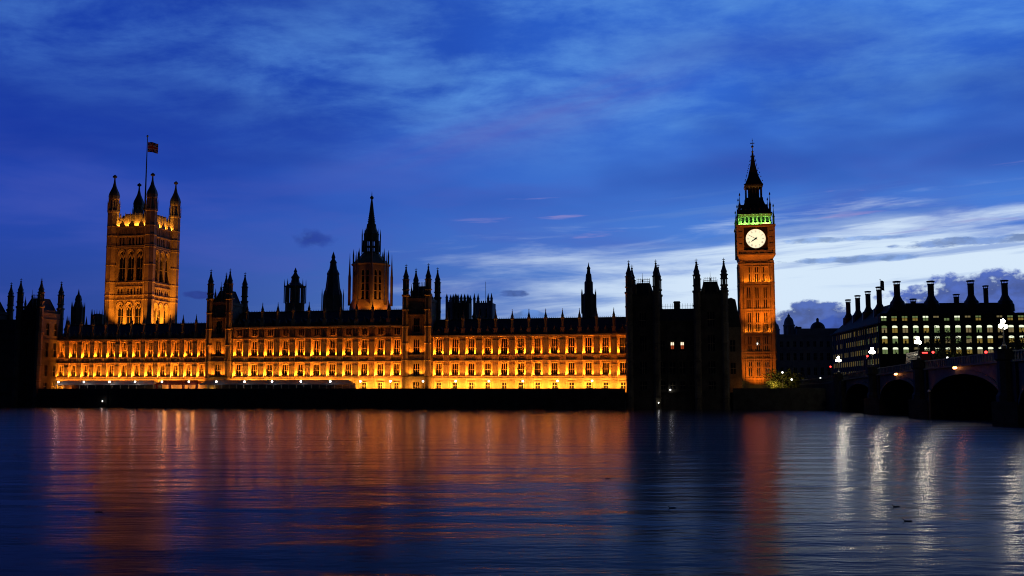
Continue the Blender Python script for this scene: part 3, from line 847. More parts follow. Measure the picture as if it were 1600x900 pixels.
# ------------------------------------------------------------------ ventilation turrets on the roofs
def vent(name, label, u, Y, stages, cat='turret', open_stage=None, n=8, group=None):
    "stages: (v, half width in metres) from base to tip"
    x = pt(u, 600, Y).x
    root = thing(name, label, cat, (x, Y, TZ), RZ, group)
    b = MB(); z = lambda v: zat(v, Y) - TZ
    prof = [(stages[0][1], 0)] + [(r_, z(v)) for v, r_ in stages]
    if open_stage:
        v0, v1, rr = open_stage
        lo = [(stages[0][1], 0), (stages[0][1], z(v0))]
        hi = [(r_, z(v)) for v, r_ in stages if v <= v1]
        b.lathe(0, 0, lo, n); part('base_stage', b, STONE2, root)
        m = MB(); m.lathe(0, 0, [(rr*.55, z(v0) - .2), (rr*.55, z(v1) + .2)], n)
        for k in range(n):
            a = math.pi/n + 2*math.pi*k/n; m.lathe(rr*math.cos(a), rr*math.sin(a), [(rr*.10, z(v0) - .2), (rr*.10, z(v1) + .2)], 5)
            m.lathe(rr*1.18*math.cos(a), rr*1.18*math.sin(a), [(rr*.06, z(v0)), (rr*.06, z(v1) + .8), (.02, z(v1) + 3.2)], 5)
        part('open_stage', m, STONE2, root)
        m = MB(); m.lathe(0, 0, hi, n); part('spire', m, LEAD, root)
    else:
        i = max(k for k, s_ in enumerate(stages) if s_[1] > stages[0][1]*.9)
        b.lathe(0, 0, prof[:i + 2], n); part('base_stage', b, STONE2, root)
        m = MB(); m.lathe(0, 0, prof[i + 1:], n); part('spire', m, LEAD, root)
        m = MB(); vt = stages[i][0]
        for k in range(n):
            a = math.pi/n + 2*math.pi*k/n; rr = stages[0][1]*1.06
            m.lathe(rr*math.cos(a), rr*math.sin(a), [(.22, z(vt) - 7), (.22, z(vt) + .3), (.03, z(vt) + 2.6)], 5)
        part('pinnacles', m, STONE2, root)
    return root
vent('ventilation_turret', 'squarish open-columned dark ventilation turret, the lower one left of the needle spire', 458, 400,
     [(490, 3.7), (449, 3.9), (447, 4.1), (445.5, 3.0), (441, 1.7), (436, 1.45), (433, 1.7), (431, 1.2), (426, .5), (424.5, .7), (418, .04)], open_stage=(474, 449, 3.5))
vent('ventilation_turret', 'solid stepped black ventilation spire standing directly left of the needle spire', 517.5, 400,
     [(490, 3.9), (462, 3.7), (455, 3.3), (452, 2.9), (438, 2.5), (430, 2.3), (428, 2.5), (420, 1.5), (412, 1.2), (410, 1.4), (405, .6), (402, .8), (393, .04)])
vent('ventilation_turret', 'narrow stepped dark spire rising alone over the right wing roof', 921, 395,
     [(500, 2.7), (462, 2.7), (460, 2.3), (458, 1.75), (441, 1.7), (439, 1.3), (429, 1.1), (427, .75), (421, .6), (419, .8), (416, .3), (410, .04)])
vent('ventilation_turret', 'small dark spire standing between the left pavilion and the great square tower', 117, 400,
     [(515, 2.3), (482, 2.2), (480, 1.9), (474, 1.45), (471, 1.2), (468, 1.3), (463, 1.0), (460, .45), (457, .3), (451, .04)])
vent('ventilation_turret', 'squat round-topped ventilator at the left foot of the great square tower', 149, 398,
     [(515, 2.4), (499, 2.35), (497, 2.55), (494, 2.4), (491.5, 1.9), (490.6, 1.2), (490, .1)])
for u, v, lab in ((100.5, 493, 'small roof pinnacle left of the small dark spire by the left pavilion'), (131, 494, 'small roof pinnacle between the small dark spire and squat ventilator'),
                  (741, 474, 'thin dark pinnacle between the two pale background church towers')):
    Y = 398 if u < 400 else 420; h = zat(v, Y) - TZ
    m = MB(); m.lathe(0, 0, [(.9, 0), (.9, h - 6), (1.15, h - 5.8), (1.15, h - 5.4), (.7, h - 4.6), (.3, h - 2), (.03, h)], 8)
    tag(ob('roof_pinnacle', m.mesh('roof_pinnacle', STONE2), None, (pt(u, 600, Y).x, Y, TZ), RZ), lab, 'pinnacle')
root = thing('roof_mast', 'thin bare mast standing above the pale church tower roofs', 'mast', (pt(758.5, 600, 640).x, 640, TZ))
m = MB(); m.tube([(0, 0, 0), (0, 0, zat(440, 640) - TZ)], (.28, .12), 6); part('pole', m, IRON, root)
m = MB(); m.lathe(0, 0, [(1.2, 0), (1.2, 3), (.5, 4)], 8); part('base', m, GRANITE, root)

# ------------------------------------------------------------------ abbey towers in the distance
def abbey(u, wpx, vtop, vp, Y, label, mt, pins):
    x = pt(u, 600, Y).x; wd = wpx/FPX*Y
    root = thing('church_tower', label, 'church tower', (x, Y, TZ), RZ, 'background church towers')
    h = zat(vtop, Y) - TZ; hp = zat(vp, Y) - TZ
    b = MB(); facing(b, -wd/2, wd/2, [(0, h - 16, None), (h - 16, h - 4, [(-wd*.2, wd*.2, True), (wd*.2, wd*.2, True)]), (h - 4, h, None)], -wd/2, 1.0)
    b.box(-wd/2, wd/2, -wd/2 + 1.02, wd/2, 0, h - .1)
    for k in range(8): b.box(-wd/2 + wd*k/8, -wd/2 + wd*(k + .5)/8, -wd/2 - .2, -wd/2 + .5, h, h + 1.3)
    part('wall', b, mt, root)
    for s_ in (-1, 1): window(root, (s_*wd*.2, -wd/2 + .6, h - 16), wd*.2, 12, 0, 2, (.5,), True)
    m = MB(); m.lathe(0, 0, [(.9, h*.55 - hp), (.9, h - hp + 2.5), (1.1, h - hp + 2.7), (.7, h - hp + 3.6), (.05, 0)], 6); pm_ = m.mesh('pinnacle', mt)
    for fx, fy in pins: ob('pinnacle', pm_, root, (fx*wd/2, fy*wd/2, hp))
    return root
SQ = [(-.92, -1), (.92, -1), (-.62, 1), (1.0, 1)]
PALE = mat('pale_portland_stone', (.36, .35, .36), .9, .2, .3)
abbey(706, 15, 472, 459, 700, 'pale distant church tower at the left of the cluster behind the right wing', PALE, SQ)
abbey(722, 24, 474, 460, 640, 'darker squat church tower with many pinnacles behind the right wing', STONE2, [(-.98, -1), (-.5, -1), (.1, -1), (.55, -1), (.98, -1), (.8, 1)])
abbey(757.5, 28, 474, 459, 700, 'pale distant church tower under the thin mast behind the right wing', PALE, [(-.98, -1), (-.55, -1), (.6, -1), (.98, -1)])

# ------------------------------------------------------------------ clock tower
EY = 387.0; ex = pt(1184.5, 604, EY).x; ER = R(-9.6)
root = thing('clock_tower', 'tall golden floodlit clock tower with round white dial and green-lit belfry', 'clock tower', (ex, EY, TZ), ER)
YF = EY - 6.3
ez = lambda v: zat(v, YF) - TZ
EW = 12.0; eh = EW/2
zck = ez(406)                                              # underside of the clock stage
strings = [ez(v) for v in (592, 562, 551, 521.5, 484, 443, 413)]
b = MB(); slits = []
for q in range(4):
    f = MB()
    f.box(-eh, eh, -eh, -eh + 1.2, 0, zck)
    for s_ in (-1, 1):                                     # clasping corner buttress
        f.box(s_*eh - .95 if s_ > 0 else -eh - .15, eh + .15 if s_ > 0 else -eh + .95, -eh - .45, -eh, 0, zck - .2)
        for j in (.18, .62): f.box(s_*(eh - j) - .07, s_*(eh - j) + .07, -eh - .55, -eh - .45, 4, zck - 1)
    for k in range(13):
        x = -4.5 + .75*k
        big = k in (0, 4, 8, 12)
        f.box(x - (.24 if big else .10), x + (.24 if big else .10), -eh - (.50 if big else .30), -eh, 2.5, zck - .6)
    for z in strings:
        f.box(-eh - .2, eh + .2, -eh - .62, -eh, z, z + .4); f.box(-eh, eh, -eh - .42, -eh, z - .9, z - .65)
    for z in [ez(v) for v in (575, 540, 506, 468, 428)]:
        for k in range(12): f.prism_xz([(-4.5 + .75*k + .1, z), (-4.5 + .75*k + .65, z), (-4.5 + .75*k + .375, z + .7)], -eh - .2, -eh)
    a = q*math.pi/2; ca, sa = math.cos(a), math.sin(a)
    b.merge(f, lambda x, y, z: (x*ca - y*sa, x*sa + y*ca, z))
b.box(-eh + 1.21, eh - 1.21, -eh + 1.21, eh - 1.21, 0, zck - .1)
b.box(-eh - 1.0, eh + 1.0, -eh - 1.0, eh + 1.0, 0, 2.6)
part('shaft', b, STONE, root)
SL = {}
for q in (0, 3):
    a = q*math.pi/2
    for (va, vb) in ((440, 418), (481, 450), (518, 490), (548, 527), (588, 566)):
        h0, h1 = ez(va), ez(vb)
        for k in (1, 2, 5, 6, 9, 10):
            if (va in (440,)) and k in (1, 10): continue
            x, y = -4.5 + .75*k + .375, -eh
            key = round(h1 - h0, 1)
            if key not in SL:
                m = MB(); m.box(-.19, .19, -.05, -.01, 0, key, 0); m.prism_xz([(-.19, key), (.19, key), (0, key + .5)], -.05, -.01, 0)
                SL[key] = m.mesh('slit_window', [GLASS, STONE])
            ob('slit_window', SL[key], root, (x*math.cos(a) - y*math.sin(a), x*math.sin(a) + y*math.cos(a), h0), a)
# clock stage
cw = 13.5; ch = cw/2; zc_top = ez(353.5); zd = ez(372.8); rd = 3.62
b = MB()
b.frustum(-eh, eh, -eh, eh, zck - .5, -ch, ch, -ch, ch, ez(398))
for q in range(4):
    f = MB(); fr = 4.35
    z0_, z1_ = ez(398), zc_top
    f.box(-ch, -fr, -ch, -ch + .8, z0_, z1_); f.box(fr, ch, -ch, -ch + .8, z0_, z1_)
    f.box(-fr, fr, -ch, -ch + .8, z0_, zd - fr); f.box(-fr, fr, -ch, -ch + .8, zd + fr, z1_)
    f.box(-ch - .25, ch + .25, -ch - .35, -ch, z0_ - .2, z0_ + .35); f.box(-ch - .5, ch + .5, -ch - .55, -ch, z1_ - .1, z1_ + .6)
    for k in range(4):
        x = -3.3 + 2.2*k; f.box(x - .45, x + .45, -ch - .15, -ch, z0_ + .7, z0_ + 1.6)
    for s_ in (-1, 1):
        for k in range(4): f.box(s_*5.6 - .7, s_*5.6 + .7, -ch - .14, -ch, z0_ + 2.5 + k*2.3, z0_ + 4.2 + k*2.3)
        f.box(s_*(ch - .1) - .35, s_*(ch - .1) + .35, -ch - .3, -ch + .3, z0_, z1_)
    a = q*math.pi/2; ca, sa = math.cos(a), math.sin(a)
    b.merge(f, lambda x, y, z: (x*ca - y*sa, x*sa + y*ca, z))
b.box(-ch + .81, ch - .81, -ch + .81, ch - .81, ez(398), zc_top - .05)
part('clock_stage', b, STONE, root)
def dial(a):
    f = ob('clock_face', None, root, (0, 0, zd), a)
    m = MB(); n = 64
    m.add([(0, 0, 0)] + [(rd*math.cos(2*math.pi*k/n), 0, rd*math.sin(2*math.pi*k/n)) for k in range(n)], [(0, k + 1, (k + 1) % n + 1) for k in range(n)])
    me = m.mesh('clock_face', CLOCKM); f2 = ob('clock_face', me, root, (-(-ch + .5)*math.sin(a)*1.0, (-ch + .5)*math.cos(a), zd), a)
    bpy.data.objects.remove(f)
    m = MB(); k = 48
    for i in range(k):                                     # gilt rim and square frame with spandrels
        a0, a1 = 2*math.pi*i/k, 2*math.pi*(i + 1)/k
        m.prism_xz([(rd*math.cos(a0), rd*math.sin(a0)), (rd*math.cos(a1), rd*math.sin(a1)), ((rd+.22)*math.cos(a1), (rd+.22)*math.sin(a1)), ((rd+.22)*math.cos(a0), (rd+.22)*math.sin(a0))], -.25, .1)
    part('dial_rim', m, GILT, f2)
    m = MB()
    for i in range(k):
        a0, a1 = 2*math.pi*i/k, 2*math.pi*(i + 1)/k
        e = lambda t: (4.34*max(-1, min(1, math.cos(t)*1.4142)), 4.34*max(-1, min(1, math.sin(t)*1.4142)))
        m.prism_xz([((rd+.2)*math.cos(a0), (rd+.2)*math.sin(a0)), ((rd+.2)*math.cos(a1), (rd+.2)*math.sin(a1)), e(a1), e(a0)], -.1, .12)
    part('dial_spandrels', m, BRONZE, f2)
    m = MB()
    def stroke(x0, z0, x1, z1, w):
        d = Vector((x1 - x0, z1 - z0)); L = d.length; d /= L; p = Vector((-d.y, d.x))*w/2
        m.prism_xz([(x0 - p.x, z0 - p.y), (x1 - p.x, z1 - p.y), (x1 + p.x, z1 + p.y), (x0 + p.x, z0 + p.y)][::1], -.06, -.02)
    rom = ['XII', 'I', 'II', 'III', 'IIII', 'V', 'VI', 'VII', 'VIII', 'IX', 'X', 'XI']
    for h, t in enumerate(rom):
        an = math.pi/2 - h*math.pi/6
        ux, uz = math.cos(an), math.sin(an); rx, rz = uz, -ux      # outward, clockwise
        wid = {'I': .14, 'V': .30, 'X': .30}; tot = sum(wid[c] for c in t); x = -tot/2
        P = lambda l, rr: (ux*rr + rx*l, uz*rr + rz*l)
        r_a, r_b = 2.42, 3.12
        for c in t:
            w_ = wid[c]
            if c == 'I': stroke(*P(x + w_/2, r_a), *P(x + w_/2, r_b), .06)
            elif c == 'V': stroke(*P(x + w_/2, r_a), *P(x + .04, r_b), .05); stroke(*P(x + w_/2, r_a), *P(x + w_ - .04, r_b), .05)
            else: stroke(*P(x + .04, r_a), *P(x + w_ - .04, r_b), .05); stroke(*P(x + w_ - .04, r_a), *P(x + .04, r_b), .05)
            x += w_
    for k2 in range(60):
        an = k2*math.pi/30; stroke(3.28*math.cos(an), 3.28*math.sin(an), 3.45*math.cos(an), 3.45*math.sin(an), .05)
    part('numerals', m, IRON, f2)
    for nm, L, w0, ang in (('minute_hand', 3.35, .14, 298), ('hour_hand', 2.1, .36, 236)):
        m = MB(); an = math.pi/2 - R(ang); c, s_ = math.cos(an), math.sin(an); px_, pz = -s_, c
        m.prism_xz([(-c*.7 - px_*w0*.6, -s_*.7 - pz*w0*.6), (-c*.7 + px_*w0*.6, -s_*.7 + pz*w0*.6), (c*L*.75 + px_*w0*.5, s_*L*.75 + pz*w0*.5), (c*L, s_*L), (c*L*.75 - px_*w0*.5, s_*L*.75 - pz*w0*.5)][::-1], -.22 if nm[0] == 'm' else -.16, -.18 if nm[0] == 'm' else -.12)
        part(nm, m, BLACKP, f2)
    m = MB(); m.lathe(0, 0, [(.38, -.02), (.38, .24)], 16); m.xf(lambda x, y, z: (x, -z, y)); part('hand_boss', m, BLACKP, f2)
dial(0); dial(-math.pi/2)
# belfry
zb0, zb1 = zc_top + .6, ez(334.5); bw = 5.75
b = MB(); b.box(-bw, bw, -bw, bw, zb0 - .1, zb0 + .9); b.box(-bw - .2, bw + .2, -bw - .2, bw + .2, zb1 - .9, zb1 + .1)
for q in range(4):
    f = MB()
    for k in range(8):
        x = -bw + .5 + k*(2*bw - 1)/7; f.box(x - .26, x + .26, -bw, -bw + .6, zb0 + .9, zb1 - .9)
        f.ball((x, -bw - .35, zb1 + .1), .34, 6)
        if k < 7:
            xm = x + (2*bw - 1)/14; w_ = (2*bw - 1)/7 - .52
            a_ = arch_pts(w_, zb1 - .9, 4)
            f.prism_xz([(xm + p, z) for p, z in a_] + [(xm - w_/2, zb1 - .9)], -bw + .05, -bw + .5)
            f.prism_xz([(xm - p, z) for p, z in a_[::-1]] + [(xm + w_/2, zb1 - .9)], -bw + .05, -bw + .5)
    a = q*math.pi/2; ca, sa = math.cos(a), math.sin(a)
    b.merge(f, lambda x, y, z: (x*ca - y*sa, x*sa + y*ca, z))
part('belfry', b, STONE, root)
m = MB(); m.box(-bw + .62, bw - .62, -bw + .62, bw - .62, zb0 + .5, zb1 - .2); part('belfry_louvres', m, IRON, root)
for q in (0, 3):
    a = q*math.pi/2; f = lambda p, q_: (p*math.cos(a) - q_*math.sin(a), p*math.sin(a) + q_*math.cos(a))
    for x in (-4, 0, 4):
        lamp('floodlight', area_light('belfry_out', 340, (.28, 1, .20), 2.6, .2), (*f(x, -bw - .75), zb0 + .15), (*f(x, -bw + .1), zb1 - .4), root)
# roofs, lantern and finial
zl0, zl1, zs1, zt = ez(309), ez(286.5), zat(237.5, EY) - TZ, zat(216.5, EY) - TZ
m = MB(); m.frustum(-bw - .7, bw + .7, -bw - .7, bw + .7, zb1 + .1, -bw - .5, bw + .5, -bw - .5, bw + .5, zb1 + .7)
m.frustum(-bw - .3, bw + .3, -bw - .3, bw + .3, zb1 + .7, -4.3, 4.3, -4.3, 4.3, (zb1 + zl0)/2); m.frustum(-4.3, 4.3, -4.3, 4.3, (zb1 + zl0)/2, -3.25, 3.25, -3.25, 3.25, zl0)
for q in range(4):
    f = MB()
    for row, (zz, yy, cnt) in enumerate(((zb1 + 1.6, -bw + .2, 5), (zb1 + 3.6, -4.6, 3))):
        for k in range(cnt):
            x = (k - (cnt - 1)/2)*1.7; f.prism_xz([(x - .3, zz), (x + .3, zz), (x, zz + .9)], yy - .35, yy + 1)
    a = q*math.pi/2; ca, sa = math.cos(a), math.sin(a)
    m.merge(f, lambda x, y, z: (x*ca - y*sa, x*sa + y*ca, z))
part('lower_roof', m, SLATE, root)
m = MB(); m.box(-3.3, 3.3, -3.3, 3.3, zl0, zl0 + .7); m.box(-2.0, 2.0, -2.0, 2.0, zl0, zl1)
for q in range(4):
    f = MB()
    for k in range(6): x = -2.85 + k*1.14; f.box(x - .17, x + .17, -3.05, -2.7, zl0 + .7, zl1 - .6)
    a = q*math.pi/2; ca, sa = math.cos(a), math.sin(a)
    m.merge(f, lambda x, y, z: (x*ca - y*sa, x*sa + y*ca, z))
m.box(-3.3, 3.3, -3.3, 3.3, zl1 - .6, zl1 + .1)
part('lantern', m, LEAD, root)
for q in (0, 3):
    a = q*math.pi/2; f = lambda p, q_: (p*math.cos(a) - q_*math.sin(a), p*math.sin(a) + q_*math.cos(a))
    lamp('floodlight', area_light('lantern', 22, (1, .38, .05), 5, .15), (*f(0, -3.5), zl1 - 1.1), (*f(0, -3.25), zl1), root)
m = MB(); m.frustum(-3.5, 3.5, -3.5, 3.5, zl1 + .1, -3.35, 3.35, -3.35, 3.35, zl1 + .6)
hh = zs1 - zl1
zz = [zl1 + .6, zl1 + hh*.28, zl1 + hh*.6, zs1]; ww_ = [3.2, 1.9, .95, .22]
for i in range(3): m.frustum(-ww_[i], ww_[i], -ww_[i], ww_[i], zz[i], -ww_[i+1], ww_[i+1], -ww_[i+1], ww_[i+1], zz[i+1])
for i in range(7):
    t_ = (i + .5)/8; z_ = zl1 + .6 + hh*t_; w_ = 3.2*(1 - t_)**1.25 + .25
    for s1 in (-1, 1):
        for s2 in (-1, 1): m.box(s1*w_ - .14, s1*w_ + .14, s2*w_ - .14, s2*w_ + .14, z_, z_ + .4)
part('spire', m, SLATE, root)
m = MB(); H = zt - zs1
m.lathe(0, 0, [(.25, zs1 - .3), (.5, zs1 + .02*H), (.15, zs1 + .1*H), (.12, zs1 + .3*H), (.5, zs1 + .36*H), (.5, zs1 + .44*H), (.1, zs1 + .5*H), (.08, zt)], 8)
m.box(-.8, .8, -.06, .06, zs1 + .62*H, zs1 + .68*H); m.box(-.06, .06, -.8, .8, zs1 + .62*H, zs1 + .68*H); m.ball((0, 0, zs1 + .84*H), .22, 6)
part('finial', m, GILT, root)
m = MB(); m.lathe(0, 0, [(.42, 0), (.42, 2.6), (.55, 2.7), (.2, 4.2), (.06, 6.6), (.3, 6.8), (.3, 7.1), (.03, 7.9)], 6); pm_ = m.mesh('corner_pinnacle', IRON)
for s1 in (-1, 1):
    for s2 in (-1, 1):
        ob('corner_pinnacle', pm_, root, (s1*(ch - .1), s2*(ch - .1), zc_top + .5))
        ob('corner_pinnacle', pm_, root, (s1*(bw - .2), s2*(bw - .2), zb1 + .6))
# floodlighting of its river face
lamp('floodlight', spot_light('et_low', 7800, (1, .20, .008), 100, .4), (-2, -eh - 8, 2.2), (0, -eh, 13), root)
lamp('floodlight', spot_light('et_mid', 27550, (1, .21, .009), 80, .4), (2, -eh - 10, 19), (0, -eh, 42), root)
lamp('floodlight', spot_light('et_top', 39150, (1, .21, .009), 40, .4), (0, -eh - 20, 19), (0, -eh, 66), root)
for x in (-3.6, 0, 3.6):
    lamp('floodlight', area_light('et_ledge', 150, (1, .26, .014), 2.4, .2), (x, -eh - 1.0, strings[3] + .5), (x, -eh - .1, strings[3] + 9), root)
    lamp('floodlight', area_light('et_ledge2', 220, (1, .26, .014), 2.4, .2), (x, -eh - 1.2, strings[5] + .5), (x, -eh - .2, strings[5] + 9), root)
m = MB(); m.box(-.16, .16, -.08, 0, 0, .5); part('stair_light', m, LAMPS, root, (-.3, -eh - .4, ez(538)))

# ------------------------------------------------------------------ terrace: lamps, marquees, floodlight
def terrace_lamp_proto():
    root = thing('terrace_lamp', 'x', 'lamp', (0, 0, 0), RZ, 'globe lamps along the river terrace wall')
    m = MB(); m.lathe(0, 0, [(.16, 0), (.16, .25), (.07, .35), (.06, 1.9), (.14, 2.0)], 8); part('post', m, IRON, root)
    m = MB(); m.ball((0, 0, 2.28), .30, 10); part('globe', m, LAMPT, root, smooth=True)
    m = MB(); m.lathe(0, 0, [(.2, 2.55), (.05, 2.75)], 8); part('cap', m, IRON, root)
    return root
us = [91, 131, 171, 211, 253, 295, 338, 382, 425, 470, 516, 563, 610, 661, 712, 764, 817, 871, 925]
ordn = ['first', 'second', 'third', 'fourth', 'fifth', 'sixth', 'seventh', 'eighth', 'ninth', 'tenth']
proto = terrace_lamp_proto()
for i, u in enumerate(us):
    o = proto if i == 0 else copy_tree(proto)
    o.location = PF(n_of(u, -10.65), -10.65, 6.2)
    if i < 4: l = f'terrace globe lamp before the white marquee, {ordn[i]} from the left end'
    elif i < 6: l = f'terrace globe lamp before the red lit marquee, {ordn[i-4]} from its left'
    elif i < 12: l = f'terrace globe lamp before the long blue-grey marquee, {ordn[i-6]} from its left'
    elif i < 14: l = f'terrace globe lamp before the bright ground floor, {ordn[i-12]} right of the blue-grey marquee'
    else: l = f'terrace globe lamp below the right wing, {ordn[18-i]} from the unlit pavilion'
    o['label'] = l
def marquee(label, u0, u1, fab, lit=False, npost=8, hz=2.75):
    n0, n1 = n_of(u0, -8.5), n_of(u1, -8.5); L = n1 - n0
    root = thing('marquee', label, 'marquee', PF((n0 + n1)/2, -6.4), RZ, 'marquees on the river terrace')
    m = MB(); x0, x1 = -L/2, L/2
    m.add([(x0, -2.6, hz), (x1, -2.6, hz), (x1, 2.4, hz), (x0, 2.4, hz), (x0 + 1.5, -.1, hz + 1.25), (x1 - 1.5, -.1, hz + 1.25)],
          [(0, 1, 5, 4), (2, 3, 4, 5), (1, 2, 5), (3, 0, 4), (3, 2, 1, 0)])
    k = x0
    while k < x1 - .1:
        w_ = min(1.2, x1 - k); m.prism_xz([(k, hz), (k + w_, hz), (k + w_, hz - .22), (k + w_/2, hz - .36), (k, hz - .22)][::-1], -2.64, -2.58); k += w_
    part('roof', m, fab, root)
    p = MB(); p.box(-.05, .05, -.05, .05, 0, hz - .1); pm = p.mesh('post', WHITEP)
    for k in range(npost + 1): ob('post', pm, root, (x0 + .1 + (L - .2)*k/npost, -2.5, 0))
    m = MB(); m.box(x0, x1, 2.25, 2.32, 0, hz - .02); part('back_wall', m, CLOTH if lit else TENTB, root)
    if lit:
        cm = MB(); cm.prism_xz([(-.55, 0), (.55, 0), (.45, hz - .1), (-.45, hz - .1)], -.05, .05); cmm = cm.mesh('curtain', TENTR)
        for k in range(4): ob('curtain', cmm, root, (x0 + .5 + (L - 1.0)*k/3, -2.2, 0))
        for k in range(3):
            lamp('pendant', point_light('marquee_lamp', 260, (1, .42, .10), .5), (x0 + L*(k + .5)/3, .2, 1.7), (0, 0, 0), root)
    return root
marquee('white-roofed marquee at the left end of the terrace', 88, 241, TENTW, npost=12)
marquee('red-roofed marquee on the terrace glowing orange inside', 243, 310, TENTR, True, 6)
marquee('long dark blue-grey marquee on the terrace below the central block', 313, 548, TENTB, npost=20)
root = thing('floodlight_stand', 'dazzling floodlight on a stand by the foot of the left river tower', 'floodlight', PF(n_of(350, -2.4), -2.4), RZ)
m = MB(); m.tube([(0, 0, 0), (0, 0, 3.6)], .06, 6); part('post', m, IRON, root)
m = MB(); m.box(-.3, .3, -.1, .2, 3.5, 4.1); part('housing', m, IRON, root)
m = MB(); m.box(-.24, .24, -.13, -.10, 3.56, 4.04); part('lens', m, FLOODL, root)
for u, v, w_, lab in ((1029, 630, -11.0, 'tiny white lamp on the river wall below the unlit pavilion'), (160, 627.3, -11.3, 'tiny white lamp on the river wall below the great square tower')):
    n_ = n_of(u, w_ - .6, 630); p_ = PF(n_, w_ - (.6 if u < 800 else .3))
    if u > 800: p_ = PF(n_, -11.2)
    z_ = zat(v, p_[1])
    root = thing('wall_lamp', lab, 'lamp', (p_[0], p_[1], z_), RZ)
    m = MB(); m.box(-.1, .1, 0, .8, -.1, .05); m.box(-.25, .25, .3, .8, -.35, -.1); part('bracket', m, IRON, root)
    m = MB(); m.ball((0, -.05, .12), .17, 8); part('globe', m, LAMPS, root)

# ------------------------------------------------------------------ bridge
BX, BY, BK = 91.0, 298.0, .1
BL = math.hypot(BK, 1)
def BP(t, off=0.0, z=0.0):
    "t metres out from the west bank, off metres upstream (-) / downstream (+) of the near parapet"
    return Vector((BX - BK*t + off/BL, BY - t - off*BK/BL, z))
def deck(t): return 8.0 + .0312*t - .000100*t*t            # road level
root = thing('bridge', 'dark multi-arched iron road bridge climbing towards the right edge over the river', 'bridge', (BX, BY, 0))
OFF = Vector((BX, BY, 0))
BWID = 25.0
arch = [(25.4, 55.6), (60.6, 92.0), (97.2, 136.8), (142.2, 181.0), (186.4, 220)]
piers = [(55.6, 60.6), (92.0, 97.2), (136.8, 142.2), (181.0, 186.4)]
SPR = 3.2
def quadstrip(mb, A_, B_):
    k = len(mb.v); mb.v += [tuple(p - OFF) for p in A_] + [tuple(p - OFF) for p in B_]; n = len(A_)
    for i in range(n - 1): mb.f.append((k + i, k + i + 1, k + n + i + 1, k + n + i)); mb.mi.append(0)
for t0, t1 in arch:
    m = MB(); N = 28; tm_ = (t0 + t1)/2; ra = (t1 - t0)/2
    ts = [t0 + (t1 - t0)*i/N for i in range(N + 1)]
    crown_z = deck(tm_) - 1.15
    az_ = [SPR + (crown_z - SPR)*math.sqrt(max(0, 1 - ((t - tm_)/ra)**2)) for t in ts]
    for off in (0.0, BWID):
        quadstrip(m, [BP(t, off, z) for t, z in zip(ts, az_)], [BP(t, off, deck(t) - .1) for t in ts])
    for off in (.05, BWID*.25, BWID*.5, BWID*.75):
        quadstrip(m, [BP(t, off, z) for t, z in zip(ts, az_)], [BP(t, off + BWID*.25 - .05, z) for t, z in zip(ts, az_)])
    rz_ = [(SPR - .0) + (crown_z - .75 - SPR)*math.sqrt(max(0, 1 - ((t - tm_)/(ra*.985))**2)) if abs(t - tm_) < ra*.985 else SPR for t in ts]
    quadstrip(m, [BP(t, -.25, z - .0) for t, z in zip(ts, rz_)], [BP(t, -.25, z + .75) for t, z in zip(ts, rz_)])
    quadstrip(m, [BP(t, -.25, z + .75) for t, z in zip(ts, rz_)], [BP(t, 0, z + .75) for t, z in zip(ts, rz_)])
    quadstrip(m, [BP(t, -.25, z) for t, z in zip(ts, rz_)], [BP(t, .3, z) for t, z in zip(ts, rz_)])
    part('arch_span', m, BRIDGE, root)
def bbox(mb, t0, t1, o0, o1, z0, z1):
    c = [BP(t, o, 0) - OFF for o in (o0, o1) for t in (t0, t1)]
    zz0 = z0 if callable(z0) else (lambda t: z0); zz1 = z1 if callable(z1) else (lambda t: z1)
    tt = (t0, t1, t0, t1)
    vs = [(c[i].x, c[i].y, zz0(tt[i])) for i in range(4)] + [(c[i].x, c[i].y, zz1(tt[i])) for i in range(4)]
    mb.add(vs, [(0, 1, 3, 2), (4, 6, 7, 5), (0, 4, 5, 1), (2, 3, 7, 6), (0, 2, 6, 4), (1, 5, 7, 3)])
for t0, t1 in piers:
    m = MB(); bbox(m, t0, t1, -.4, BWID + .4, -2, lambda t: deck(t) - .3)
    c = (t0 + t1)/2
    q = [BP(t0, -.4), BP(c, -3.2), BP(t1, -.4)]
    vs = [tuple(p - OFF + Vector((0, 0, z))) for z in (-2, SPR + .6) for p in q]; m.add(vs, [(0, 1, 4, 3), (1, 2, 5, 4), (3, 4, 5), (2, 1, 0)])
    p_ = BP(c, -.9) - OFF
    m.lathe(p_.x, p_.y, [(1.5, SPR + .4), (1.5, SPR + 1.4), (1.15, SPR + 2.0), (1.15, deck(c) - .4), (1.5, deck(c) - .1), (1.5, deck(c) + 1.25), (1.65, deck(c) + 1.3), (1.65, deck(c) + 1.5)], 8)
    part('pier', m, GRANITE, root)
m = MB(); bbox(m, -40, 25.4, -.4, BWID + .4, -2, lambda t: deck(max(t, 0)) - .25); bbox(m, 10, 25.4, -1.2, -.4, -2, lambda t: deck(t) - .6)
p_ = BP(21.5, -.9) - OFF; m.lathe(p_.x, p_.y, [(1.6, -2), (1.6, deck(21) + 1.3), (1.75, deck(21) + 1.35), (1.75, deck(21) + 1.5)], 8)
part('abutment', m, GRANITE, root)
m = MB()
for i in range(26):
    t0, t1 = -40 + 10*i, -30 + 10*i
    bbox(m, t0, t1, .0, BWID, lambda t: deck(max(t, 0)) - .24, lambda t: deck(max(t, 0)))
part('road_deck', m, ASPH, root)
TM = 222
